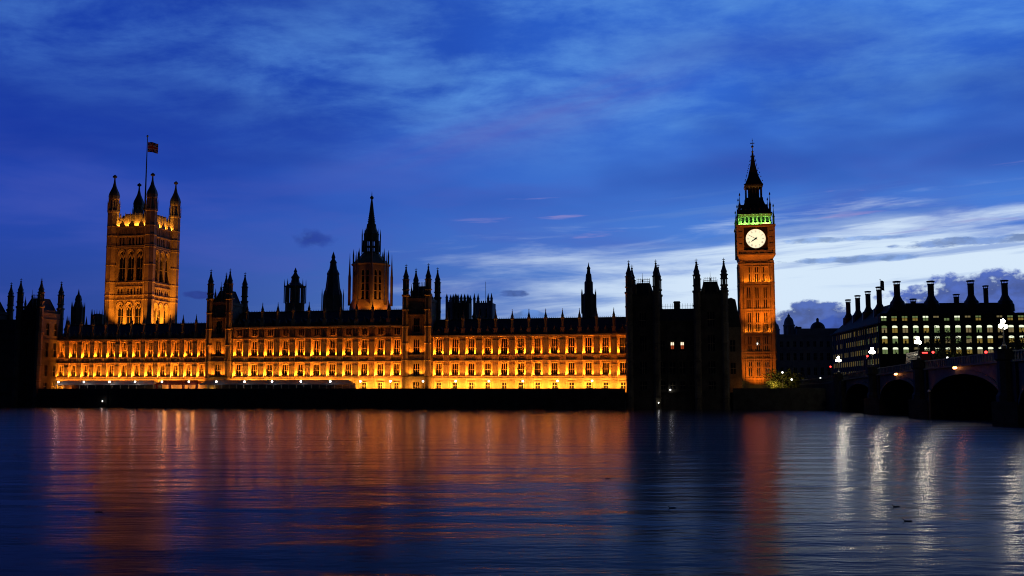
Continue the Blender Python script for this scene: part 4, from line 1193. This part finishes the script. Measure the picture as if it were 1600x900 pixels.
for nm, o0 in (('near', 0.0), ('far', BWID)):
    m = MB(); N = 52
    for i in range(N):
        t0 = -40 + (TM + 40)*i/N; t1 = -40 + (TM + 40)*(i + 1)/N
        d_ = lambda t: deck(max(t, 0))
        bbox(m, t0, t1, o0 - .55, o0 + .30, lambda t: d_(t) - .55, lambda t: d_(t) - .2)
        bbox(m, t0, t1, o0 - .12, o0 + .12, lambda t: d_(t) - .2, lambda t: d_(t) + 1.0)
        bbox(m, t0, t1, o0 - .25, o0 + .25, lambda t: d_(t) + 1.0, lambda t: d_(t) + 1.22)
        for k in range(4):
            tt = t0 + (t1 - t0)*(k + .5)/4; bbox(m, tt - .12, tt + .12, o0 - .22, o0 - .12, lambda t: d_(t) - .2, lambda t: d_(t) + 1.0)
    part('parapet', m, BRIDGE, root)
# triple-globe lamp standards on the near parapet
def bridge_lamp_proto():
    root = thing('bridge_lamp', 'x', 'street lamp', (0, 0, 0), 0, 'triple globe lamps on the bridge parapet')
    m = MB(); m.lathe(0, 0, [(.42, 0), (.42, .5), (.22, .7), (.13, 1.2), (.10, 3.2), (.2, 3.3), (.1, 3.5), (.09, 4.0)], 8)
    m.tube([(-.75, 0, 3.05), (0, 0, 2.9), (.75, 0, 3.05)], .06, 6); m.tube([(-.75, 0, 3.05), (-.75, 0, 3.2)], .06, 6); m.tube([(.75, 0, 3.05), (.75, 0, 3.2)], .06, 6)
    part('standard', m, IRON, root)
    g = MB(); g.ball((0, 0, 0), .33, 10); gm = g.mesh('globe', LAMPG, True)
    for p_ in ((-.75, 0, 3.5), (.75, 0, 3.5), (0, 0, 4.3)): ob('globe', gm, root, p_)
    return root
proto = bridge_lamp_proto()
for i, (t, u, v) in enumerate(((21.5, 1312, 567), (58.1, 1365, 556), (94.6, 1443, 542), (139.5, 1573, 520), (183.7, 0, 0))):
    o = proto if i == 0 else copy_tree(proto)
    o.location = BP(t, -.9, deck(t) + 1.5); o.rotation_euler.z = R(40)
    o['label'] = ['triple globe bridge lamp nearest the clock tower, smallest of the row', 'triple globe bridge lamp below the left corner of the chimneyed office block',
                  'triple globe bridge lamp above the second pier, before the lit office windows', 'largest and highest triple globe bridge lamp near the right edge',
                  'triple globe bridge lamp beyond the right edge of the picture'][i]
for i, (t0, t1) in enumerate(arch[1:3]):
    c = (t0 + t1)/2; p_ = BP(c, -.55, deck(c) - .75)
    if i == 1: p_ = BP(c - 2, -.55, deck(c) - .75)
    r_ = thing('navigation_light', 'pair of amber lights over the crown of the ' + ('middle visible' if i == 0 else 'widest right-hand') + ' bridge arch', 'signal light', p_, R(85))
    m = MB(); m.box(-.75, .75, -.1, .35, .22, .32); part('bracket', m, IRON, r_)
    for s_ in (-1, 1):
        m = MB(); m.ball((s_*.42, 0, 0), .24, 8); part('lens', m, AMBERL, r_)

# vehicles and signals on the bridge road
def car(label, t, off, flip=False, body=None):
    p_ = BP(t, off, deck(t)); root = thing('car', label, 'car', p_, R(84.3 + (180 if flip else 0)), 'cars on the bridge')
    m = MB()
    m.prism_xz([(-2.1, .35), (2.1, .35), (2.15, .75), (1.2, .95), (-1.95, 1.0), (-2.15, .8)], -.85, .85); part('body', m, body or BLACKP, root)
    m = MB(); m.prism_xz([(-1.8, .98), (1.15, .95), (.45, 1.5), (-1.25, 1.52)], -.74, .74); part('cabin', m, GLASS, root)
    wm = MB(); wm.lathe(0, 0, [(.33, -.1), (.33, .1)], 14); wm.xf(lambda x, y, z: (x, z, y)); wmm = wm.mesh('wheel', RUBBER)
    for x in (-1.3, 1.35):
        for y in (-.8, .8): ob('wheel', wmm, root, (x, y, .33))
    for y in (-.6, .6):
        m = MB(); m.box(-2.19, -2.1, y - .18, y + .18, .68, .9); part('tail_light', m, REDL, root)
        m = MB(); m.box(2.1, 2.2, y - .15, y + .15, .58, .74); part('headlight', m, LAMPS, root)
    m = MB(); m.box(-1.62, -1.5, -.25, .25, 1.34, 1.46); part('brake_light', m, REDL, root)
    return root
car('dark car on the bridge by the lamp nearest the clock tower', 24, 5.0)
car('dark car with red brake lights behind the car near the clock tower', 33, 5.0)
car('dark car with red lights by the second bridge lamp', 52, 5.2)
def bus(label, t, off):
    p_ = BP(t, off, deck(t)); root = thing('double_decker_bus', label, 'bus', p_, R(84.3))
    m = MB(); m.prism_xz([(-5.2, .4), (5.1, .4), (5.2, 2.2), (4.9, 4.25), (-5.0, 4.35), (-5.25, 4.0)], -1.2, 1.2); part('body', m, BUSP, root)
    m = MB()
    for s_ in (-1, 1):
        for z0_, z1_ in ((1.4, 2.2), (3.0, 3.8)): m.box(-4.6, 4.4, s_*1.215 - .01, s_*1.215 + .01, z0_, z1_)
    part('side_windows', m, GLASS, root)
    wm = MB(); wm.lathe(0, 0, [(.5, -.15), (.5, .15)], 14); wm.xf(lambda x, y, z: (x, z, y)); wmm = wm.mesh('wheel', RUBBER)
    for x in (-3.2, 3.4):
        for y in (-1.1, 1.1): ob('wheel', wmm, root, (x, y, .5))
    for y in (-.95, .95):
        m = MB(); m.box(-5.32, -5.2, y - .2, y + .2, .95, 1.3); part('tail_light', m, REDL, root)
    m = MB(); m.box(-5.32, -5.1, -.55, .55, 3.85, 4.1); part('brake_light', m, REDL, root)
    return root
bus('dark double decker bus seen from behind with red lights on the bridge', 70, 6.0)
def signal(label, u, v, Y, base=TZ, mt=REDL):
    p_ = pt(u, v, Y); root = thing('traffic_signal', label, 'traffic light', (p_.x, Y, base), 0, 'red traffic signals')
    h = p_.z - base
    m = MB(); m.tube([(0, 0, 0), (0, 0, h + .3)], .07, 6); part('post', m, IRON, root)
    m = MB(); m.box(-.2, .2, -.12, .15, h - .8, h + .35); part('housing', m, BLACKP, root)
    m = MB(); m.ball((0, -.14, h), .26, 8, sy=.5); part('red_lens', m, mt, root)
def bdeck(u, off):
    k = (u - 800)/FPX/1.0047
    t = (k*(BY - off*BK/BL) - BX - off/BL)/(k - BK)
    return t
for u, v, lab in ((1297.5, 573, 'red signal at the clock tower end of the bridge'), (1355, 556.5, 'red signal just left of the second bridge lamp'),
                  (1457.5, 550.5, 'red signal just right of the third bridge lamp'), (1540, 550.5, 'red signal just left of the largest bridge lamp')):
    t = bdeck(u, 3.0); t = max(t, -30); p_ = BP(t, 3.0)
    signal(lab, u, v, p_.y, deck(max(t, 0)))

# ------------------------------------------------------------------ mooring post and birds
p_ = pt(1453.5, 656, 192); 
root = thing('mooring_post', 'slim grey timber post standing in the water before the second bridge pier', 'post', (p_.x, 192, -1.5))
m = MB(); m.tube([(0, 0, 0), (0, 0, 6.8)], .2, 8); part('pile', m, TIMBER, root)
m = MB(); m.lathe(0, 0, [(.26, 6.75), (.26, 6.95), (.05, 7.2)], 8); part('cap', m, WHITEP, root)
def bird_mesh():
    m = MB(); N = 10
    prof = [(-.24, .01, .10), (-.20, .035, .085), (-.12, .075, .05), (0, .095, .04), (.10, .08, .05), (.16, .05, .09), (.19, .034, .14), (.215, .036, .18), (.25, .03, .185), (.285, .012, .175), (.31, .004, .17)]
    vs = []; fs = []
    for x, r_, z in prof:
        for k in range(N):
            a = 2*math.pi*k/N; vs.append((x, r_*math.cos(a), z + r_*.85*math.sin(a)))
    for j in range(len(prof) - 1):
        for k in range(N): fs.append((j*N + k, j*N + (k+1) % N, (j+1)*N + (k+1) % N, (j+1)*N + k))
    fs.append(tuple(range(N - 1, -1, -1))); fs.append(tuple((len(prof)-1)*N + k for k in range(N)))
    m.add(vs, fs); return m.mesh('water_bird', FEATHER, True)
bm = bird_mesh()
for u, v, a, lab in ((155, 796, 10, 'dark bird afloat below the left reflection of the square tower'), (1400, 788, 190, 'dark bird afloat on blue water, the upper one of the close pair'),
                     (1418, 810, 175, 'dark bird afloat on blue water, the lower one of the close pair'), (950, 745, 20, 'dark bird afloat at the edge of the orange reflection'),
                     (1050, 790, 200, 'dark bird afloat in the shadowed water below the unlit pavilion')):
    Y = EYE/((v - 611)/FPX); o = ob('water_bird', bm, None, (pt(u, v, Y).x, Y, -.05), R(a)); o.scale = (.8, .8, .8); tag(o, lab, 'bird', 'birds resting on the river')

# ------------------------------------------------------------------ chimneyed office block
OX, OY, OR = 120.6, 335.0, R(-5)
root = thing('office_block', 'dark office block with tall black roof chimneys and rows of lit windows', 'office building', (OX, OY, TZ), OR)
oz = lambda v: zat(v, OY) - TZ
OWID, ODEP = 47.4, 70.0
xcol = [.75 + 3.33*k for k in range(15)]
frows = [(oz(553), oz(542.5)), (oz(536.5), oz(525)), (oz(520), oz(508.5))]
eave = oz(505.5)
b = MB()
rows = [(0, 1.0, None)]; rows.append((1.0, 5.2, [(c + .6, 2.0, False) for c in xcol[:-1]])); z = 5.2
for a, c in frows: rows += [(z, a, None), (a, c, [(q + .6, 1.75, False) for q in xcol[:-1]])]; z = c
rows.append((z, eave, None))
facing(b, 0, OWID, rows, 0, .6)
for k in range(15): b.box(-.32 + 3.33*k - .3, -.32 + 3.33*k + .3, -.45, 0, 0, eave + .2)
srow = [(oz(v0 + 6), oz(v0)) for v0 in (561, 548.5, 536, 523.5, 511.5)]
yc_ = [1.6 + 3.1*k for k in range(22)]
sb = MB(); rows = [(0, 2.2, None)]; z = 2.2
srow_h = [(2.2 + 3.55*k, 2.2 + 3.55*k + 1.75) for k in range(6)]
for a, c in srow_h:
    if a > z: rows.append((z, a, None))
    rows.append((a, c, [(q - .45, .62, False) for q in yc_] + [(q + .45, .62, False) for q in yc_])); z = c
rows.append((z, eave, None)); facing(sb, 0, ODEP, rows, 0, .5)
b.merge(sb, lambda u, d, h: (d, ODEP - u + .6, h))
for k in range(23): b.box(-.12, 0, .05 + 3.1*k - .18 + .6, .05 + 3.1*k + .18 + .6, 0, eave + .2)
b.box(.62, OWID, .62, ODEP, 0, eave - .05)
part('wall', b, BRONZE, root)
# roof: hipped ring around the courtyard
rid = oz(471.5)
m = MB(); m.frustum(-.4, OWID + .4, -.4, ODEP + .9, eave, 6.5, OWID - 7.5, 6.5, ODEP - 7, rid)
x = 2
rf = part('roof', m, BRONZE, root)
m = MB(); m.box(-.7, OWID + .7, -.75, -.4, eave - .1, eave + .35); m.box(-.75, -.4, -.4, ODEP + .9, eave - .1, eave + .35); part('gutter', m, BRONZE, rf)
random.seed(3)
def lit_window(w, h, up, lo, dim=False):
    m = MB(); m.box(-w/2, w/2, .3, .34, 0, h*.60, 1)
    n = 10
    m.prism_xz([(-w/2, h*.66), (w/2, h*.66)] + [(w/2*math.cos(math.pi*k/n), h*.84 + h*.14*math.sin(math.pi*k/n)) for k in range(n + 1)], .3, .34, 0)
    m.box(-w/2, w/2, .16, .36, h*.60, h*.66, 2); m.box(-.05, .05, .2, .34, 0, h*.6, 2)
    if random.random() < .6: x = random.uniform(-.6, .2); m.box(x, x + random.uniform(.3, .7), .22, .29, 0, h*random.uniform(.15, .45), 2)
    m.box(-w/2, w/2, .345, .36, 0, h, 2)
    return m.mesh('lit_window', [up, lo, BRONZE])
combos = [(LITW, LITG), (LITW, LITG), (LITW, LITY), (LITW, LITG), (LITW, LITD)]
for r_i, (a, c) in enumerate(frows):
    for k, q in enumerate(xcol[:-1]):
        up, lo = random.choice(combos)
        if r_i == 2 and k in (1,): up, lo = LITW, LITY
        if r_i == 0 and k > 11: up, lo = LITD, BRONZE
        if random.random() < .08: up, lo = LITG, LITD
        if random.random() < .05: up, lo = LITD, GLASS
        ob('lit_window', lit_window(1.75, c - a, up, lo), root, (q + .6, 0, a))
for k, q in enumerate(xcol[:-1]):
    window(root, (q + .6, .3, 1.0), 2.0, 4.2, lights=2, mats=[GLASS, BRONZE])
# dormer row in the roof slope
random.seed(11)
for k, q in enumerate(xcol[:-1]):
    hgt = oz(494) - oz(503.3); z0_ = oz(503.3)
    d_ = MB(); d_.box(-1.15, 1.15, -.1 + .35, 2.8, 0, hgt + .5); d_.prism_xz([(-1.25, hgt + .5), (1.25, hgt + .5), (1.0, hgt + .95), (-1.0, hgt + .95)], .1, 3.4)
    dd = part('dormer', d_, BRONZE, root, (q + .6, .3, z0_))
    mode = 'byyybdgbdyndyy'[k % 14]
    up, lo = {'b': (LITW, LITG), 'y': (LITG, LITY), 'd': (LITD, GLASS), 'g': (GLASS, LITG), 'n': (GLASS, GLASS)}[mode]
    wmesh = MB(); wmesh.box(-.85, .85, .18, .22, hgt*.72, hgt, 0); wmesh.box(-.8, .8, .18, .22, 0, hgt*.62, 1); wmesh.box(-.06, .06, .12, .2, 0, hgt, 2)
    part('dormer_window', wmesh, [up, lo, BRONZE], dd)
# narrow side windows: nearest hundred as parts, the far ones as one piece
cnt = 0; rest = MB()
sw = {}
for nm, mt in (('a', LITY), ('b', LITD), ('c', GLASS), ('d', LITG)):
    m = MB(); m.box(-.31, .31, .03, .10, 0, 1.75, 0); m.box(-.31, .31, .01, .03, 1.05, 1.15, 1); sw[nm] = m.mesh('side_window', [mt, BRONZE])
for q in yc_[:]:
    for dlt in (-.45, .45):
        for a, c in srow_h[1:]:
            yy = ODEP - (ODEP - q) + .6 + dlt - 0.0
            kind = random.choices('abcd', (4, 4, 3, 2))[0]
            yloc = ODEP - q + .6 - dlt
            if ODEP - q < 31 and cnt < 100:
                ob('side_window', sw[kind], root, (0, yloc, a), R(-90)); cnt += 1
            else:
                if kind != 'c': rest.box(.03, .10, yloc - .31, yloc + .31, a, a + 1.75, {'a': 0, 'b': 1, 'd': 1}[kind])
o = part('side_windows', rest, [LITY, LITD], root); o['kind'] = 'stuff'
# chimneys
def chimney(x, y, ztop, tall, flare, rr=1.05):
    m = MB(); zb = rid - .4; rr = .88 if flare == 2 else 1.0
    if flare == 1:
        m.lathe(0, 0, [(2.9, zb - 2.6), (2.7, zb - .2), (2.4, zb + .1), (2.25, zb + .8), (1.65, zb + 1.5), (rr*1.15, zb + 2.6), (rr, zb + 3.0)], 12)
    elif flare:
        m.lathe(0, 0, [(2.2, zb - 3.5), (2.1, zb - .6), (1.6, zb - .2), (rr*1.12, zb + 1.0), (rr, zb + 1.4)], 12)
    m.lathe(0, 0, [(rr, zb - 1), (rr, ztop - 1.5), (rr*1.1, ztop - 1.4), (rr*1.1, ztop - 1.1)], 14)
    for k in range(6): a = k*math.pi/3; m.box(rr*.95*math.cos(a) - .06, rr*.95*math.cos(a) + .06, rr*.95*math.sin(a) - .06, rr*.95*math.sin(a) + .06, ztop - 1.1, ztop - .45)
    m.lathe(0, 0, [(rr*1.32, ztop - .45), (rr*1.32, ztop - .1), (rr*.9, ztop)], 14)
    part('chimney', m, IRON, root, (x, y, 0))
def loc_at(u, yl):
    "local x of a roof point seen at bearing u on the line y = yl"
    co_, si_ = math.cos(OR), math.sin(OR); k = (u - 800)/FPX/.987
    return (k*(OY + co_*yl) - OX + si_*yl)/(co_ - k*si_)
for u, v, yl, fl in ((1396.5, 439.5, 6.5, 1), (1449, 439.5, 6.5, 1), (1511, 439.3, 6.5, 1), (1563.5, 439.3, 6.5, 1)):
    chimney(loc_at(u, yl), yl, zat(v, OY + yl) - TZ, True, 1)
for u, v, yl in ((1375, 448, 18), (1357.5, 455, 33), (1341.5, 461.5, 48), (1325.5, 468, 63)):
    chimney(4.8, yl, zat(v, OY + yl) - TZ, True, 2)
for u, v, yl in ((1488, 461, 68), (1534, 448, 60), (1421, 467.5, 60)):
    chimney(loc_at(u, yl), yl, zat(v, OY + yl) - TZ, True, 2 if u == 1534 else 0)
xp = pt(1381, 600, OY + 24).x - OX; zp = zat(437, OY + 24)
root = thing('flagpole', 'thin white flagpole behind the corner chimney of the office block', 'flagpole', (OX + xp, OY + 24, TZ + rid - 1.5), 0)
m = MB(); m.tube([(0, 0, 0), (0, 0, zp - TZ - rid + 1.5)], (.14, .08), 6); part('pole', m, WHITEP, root)
m = MB(); m.ball((0, 0, zp - TZ - rid + 1.6), .18, 6); part('finial', m, GILT, root)
fl = ob('flag', flag_mesh('flag', 1.6, 3.4, None, lambda u, v: 0, [PORT]), None, (OX + xp + .16, OY + 24, zp - .3), R(20))
tag(fl, 'limp dark purple flag hanging beside the corner chimney of the office block', 'flag')

# ------------------------------------------------------------------ domed ministry building
MY = 455.0; mx = pt(1256, 600, MY).x
root = thing('ministry_building', 'shadowed stone building with two small cupolas and a dome between clock tower and office block', 'building', (mx, MY, TZ), R(-6))
mz = lambda v: zat(v, MY) - TZ
mxx = lambda u, d=0: pt(u, 600, MY + d).x - mx - d*math.sin(R(6))
b = MB(); x0, x1 = mxx(1206), mxx(1314)
top_l, top_r = mz(522), mz(513)
xm_ = mxx(1248)
ws = [x0 + 2 + 2.9*k for k in range(int((x1 - x0 - 3)/2.9))]
def mrows(t): return [(0, 2, None), (2, 4.6, [(q, 1.3, False) for q in ws]), (4.6, 7.5, None), (7.5, 10.8, [(q, 1.3, False) for q in ws]), (10.8, 14, None), (14, 17.2, [(q, 1.3, False) for q in ws]), (17.2, 20, None), (20, 22.4, [(q, 1.2, False) for q in ws]), (22.4, t, None)]
facing(b, x0, x1, mrows(top_l), 0, .7)
b.box(x0, x1, .72, 25, 0, top_l - .1); b.box(xm_, x1, 1, 24, top_l - .1, top_r)
for z in (6, 18.4, top_l - .9): b.box(x0 - .3, x1 + .3, -.6, 0, z, z + .5)
for q in range(0, len(ws), 2): b.box(ws[q] + 1.2, ws[q] + 1.7, -.35, 0, 6.5, 18.4)
part('wall', b, PALE, root)
for q in ws:
    for z0_, hh_ in ((2, 2.6), (7.5, 3.3), (14, 3.2), (20, 2.4)): window(root, (q, .3, z0_), 1.3 if z0_ < 20 else 1.2, hh_, lights=2, mats=[GLASS, PALE])
def cupola(u, vb, vt, rr, Yl):
    m = MB(); z0_, z1_ = mz(vb), mz(vt); H = z1_ - z0_; x = mxx(u, Yl)
    m.box(x - rr*1.25, x + rr*1.25, Yl - rr*1.25, Yl + rr*1.25, z0_ - 6, z0_ + H*.16)
    m.lathe(x, Yl, [(rr*.38, z0_ + H*.1), (rr*.38, z0_ + H*.5)], 8)
    for k in range(8):
        a = math.pi/8 + k*math.pi/4; m.lathe(x + rr*math.cos(a), Yl + rr*math.sin(a), [(rr*.2, z0_ + H*.12), (rr*.2, z0_ + H*.5)], 6)
    m.lathe(x, Yl, [(rr*1.25, z0_ + H*.48), (rr*1.3, z0_ + H*.53), (rr*1.05, z0_ + H*.55), (rr*1.0, z0_ + H*.65), (rr*.8, z0_ + H*.76), (rr*.4, z0_ + H*.84), (rr*.28, z0_ + H*.86), (rr*.26, z0_ + H*.91), (rr*.1, z0_ + H*.93), (.03, z1_)], 12)
    part('cupola', m, PALE, root)
cupola(1215, 527, 498, 1.5, 12); cupola(1235.5, 528, 487, 2.1, 6)
m = MB(); x = mxx(1279.5, 10); z0_ = mz(513.5)
m.lathe(x, 10, [(3.6, z0_ - 3), (3.6, z0_), (3.75, z0_ + .3)] + [(3.3*math.cos(t*math.pi/16), z0_ + .4 + 3.3*math.sin(t*math.pi/16)) for t in range(8)] + [(.6, z0_ + 4.0), (.6, z0_ + 5.0), (.2, z0_ + 5.4), (.04, mz(496.5))], 16)
part('dome', m, LEAD, root)
m = MB(); m.box(mxx(1249), mxx(1258), 5, 8, top_r - 1, mz(509.5)); m.box(mxx(1250), mxx(1252), 5.5, 7.5, mz(509.5), mz(508.3)); part('chimney', m, GRANITE, root)

# ------------------------------------------------------------------ trees
def tree(name, label, x, y, z, H, rad, n=2600, cz0=.3, leaf=.28, seed=1, group=None):
    rnd = random.Random(seed)
    root = thing(name, label, 'tree', (x, y, z), rnd.uniform(0, 6), group)
    m = MB(); m.tube([(0, 0, -.1), (.1, 0, H*.3)], (rad*.085, rad*.06), 8)
    tips = []
    for k in range(9):
        a = k*2.4; L = rad*rnd.uniform(.5, .85); zt_ = H*rnd.uniform(.45, .88)
        p0 = (.1, 0, H*rnd.uniform(.2, .32)); p1 = (L*.5*math.cos(a), L*.5*math.sin(a), (p0[2] + zt_)/2); p2 = (L*math.cos(a), L*math.sin(a), zt_)
        m.tube([p0, p1], (rad*.04, rad*.025), 6); m.tube([p1, p2], (rad*.025, rad*.008), 5); tips.append(p2)
    part('trunk', m, BARK, root)
    c = MB(); cl = tips + [(rnd.uniform(-.5, .5)*rad, rnd.uniform(-.5, .5)*rad, H*rnd.uniform(cz0, .95)) for _ in range(12)]
    for i in range(n):
        q = rnd.choice(cl); s_ = rad*.32
        p = Vector((q[0] + rnd.gauss(0, s_), q[1] + rnd.gauss(0, s_), max(H*.12, q[2] + rnd.gauss(0, s_*.8))))
        u_ = Vector((rnd.gauss(0, 1), rnd.gauss(0, 1), rnd.gauss(0, 1))).normalized(); v_ = u_.orthogonal().normalized()
        l = leaf*rnd.uniform(.6, 1.3)
        c.add([p - u_*l, p + v_*l*.5, p + u_*l, p - v_*l*.5], [(0, 1, 2, 3)])
    part('crown', c, LEAF, root)
    return root
p_ = pt(1209, 605, 345)
t_ = tree('bush_tree', 'small leafy tree lit yellow from below at the foot of the clock tower', p_.x, 345, TZ, zat(579, 345) - TZ, 2.9, 1500, .2, .24, 5)
lamp('floodlight', spot_light('tree', 4200, (1, .62, .12), 100, .2), (p_.x - 1.0, 340.5, TZ + .4), (p_.x, 345, TZ + 2.8))
for i, (u, v, Y, rad, lab) in enumerate(((1226, 585, 350, 4.0, 'dark tree just right of the yellow-lit small tree'), (1247, 590, 352, 4.0, 'dark low tree in front of the domed building'),
                                       (1478, 519, 318, 5.6, 'dark tree hiding part of the lit office windows'), (1600, 520, 312, 5.0, 'dark tree at the right edge by the office block'))):
    p_ = pt(u, 600, Y); tree('street_tree', lab, p_.x, Y, TZ, zat(v, Y) - TZ, rad, 2600, .3, .34, 20 + i, 'dark trees along the embankment road')

# ------------------------------------------------------------------ small street lamps along the embankment road
def lamp_proto():
    root = thing('street_lamp', 'x', 'street lamp', (0, 0, 0), 0, 'small white lamps on the embankment road')
    m = MB(); m.lathe(0, 0, [(.2, -3), (.2, .4), (.08, .6), (.06, 3.6), (.12, 3.7)], 8); part('post', m, IRON, root)
    m = MB(); m.ball((0, 0, 3.95), .28, 8); part('globe', m, LAMPS, root, smooth=True)
    return root
proto = lamp_proto(); first = True
for u, v, Y, lab in ((1222.5, 582, 345, 'small white street lamp just right of the clock tower base'), (1237, 593, 340, 'small white street lamp before the domed building'),
                     (1282, 591.5, 322, 'small white street lamp at the bank end of the bridge'), (1253.5, 596, 338, 'small pinkish street lamp low beside the domed building'),
                     (1480, 559, 312, 'small white lamp under the dark tree before the office block'), (1494.5, 560, 314, 'small bright lamp right of the dark tree before the office block'),
                     (1510, 560, 316, 'small lamp farthest right at the foot of the office block'), (1424, 569, 312, 'faint lamp at the foot of the office block, left of the third bridge lamp')):
    o = proto if first else copy_tree(proto); first = False
    p_ = pt(u, v, Y); o.location = (p_.x, Y, p_.z - 3.95); o['label'] = lab
p_ = pt(1234, 587, 350)
root = thing('kiosk', 'small orange-lit kiosk beside the trees right of the clock tower', 'kiosk', (p_.x, 350, TZ), RZ)
m = MB(); m.box(-1.3, 1.3, 0, 2, 0, .9); m.box(-1.3, -1.2, 0, 2, .9, 2.5); m.box(1.2, 1.3, 0, 2, .9, 2.5); m.box(-1.3, 1.3, 1.9, 2, .9, 2.5); part('booth', m, TENTR, root)
m = MB(); m.frustum(-1.6, 1.6, -.6, 2.2, 2.5, -.3, .3, .8, 1.2, 3.3); part('roof', m, TENTR, root)
lamp('pendant', point_light('kiosk_lamp', 60, (1, .35, .1), .15), (0, 1.0, 2.1), (0, 0, 0), root)
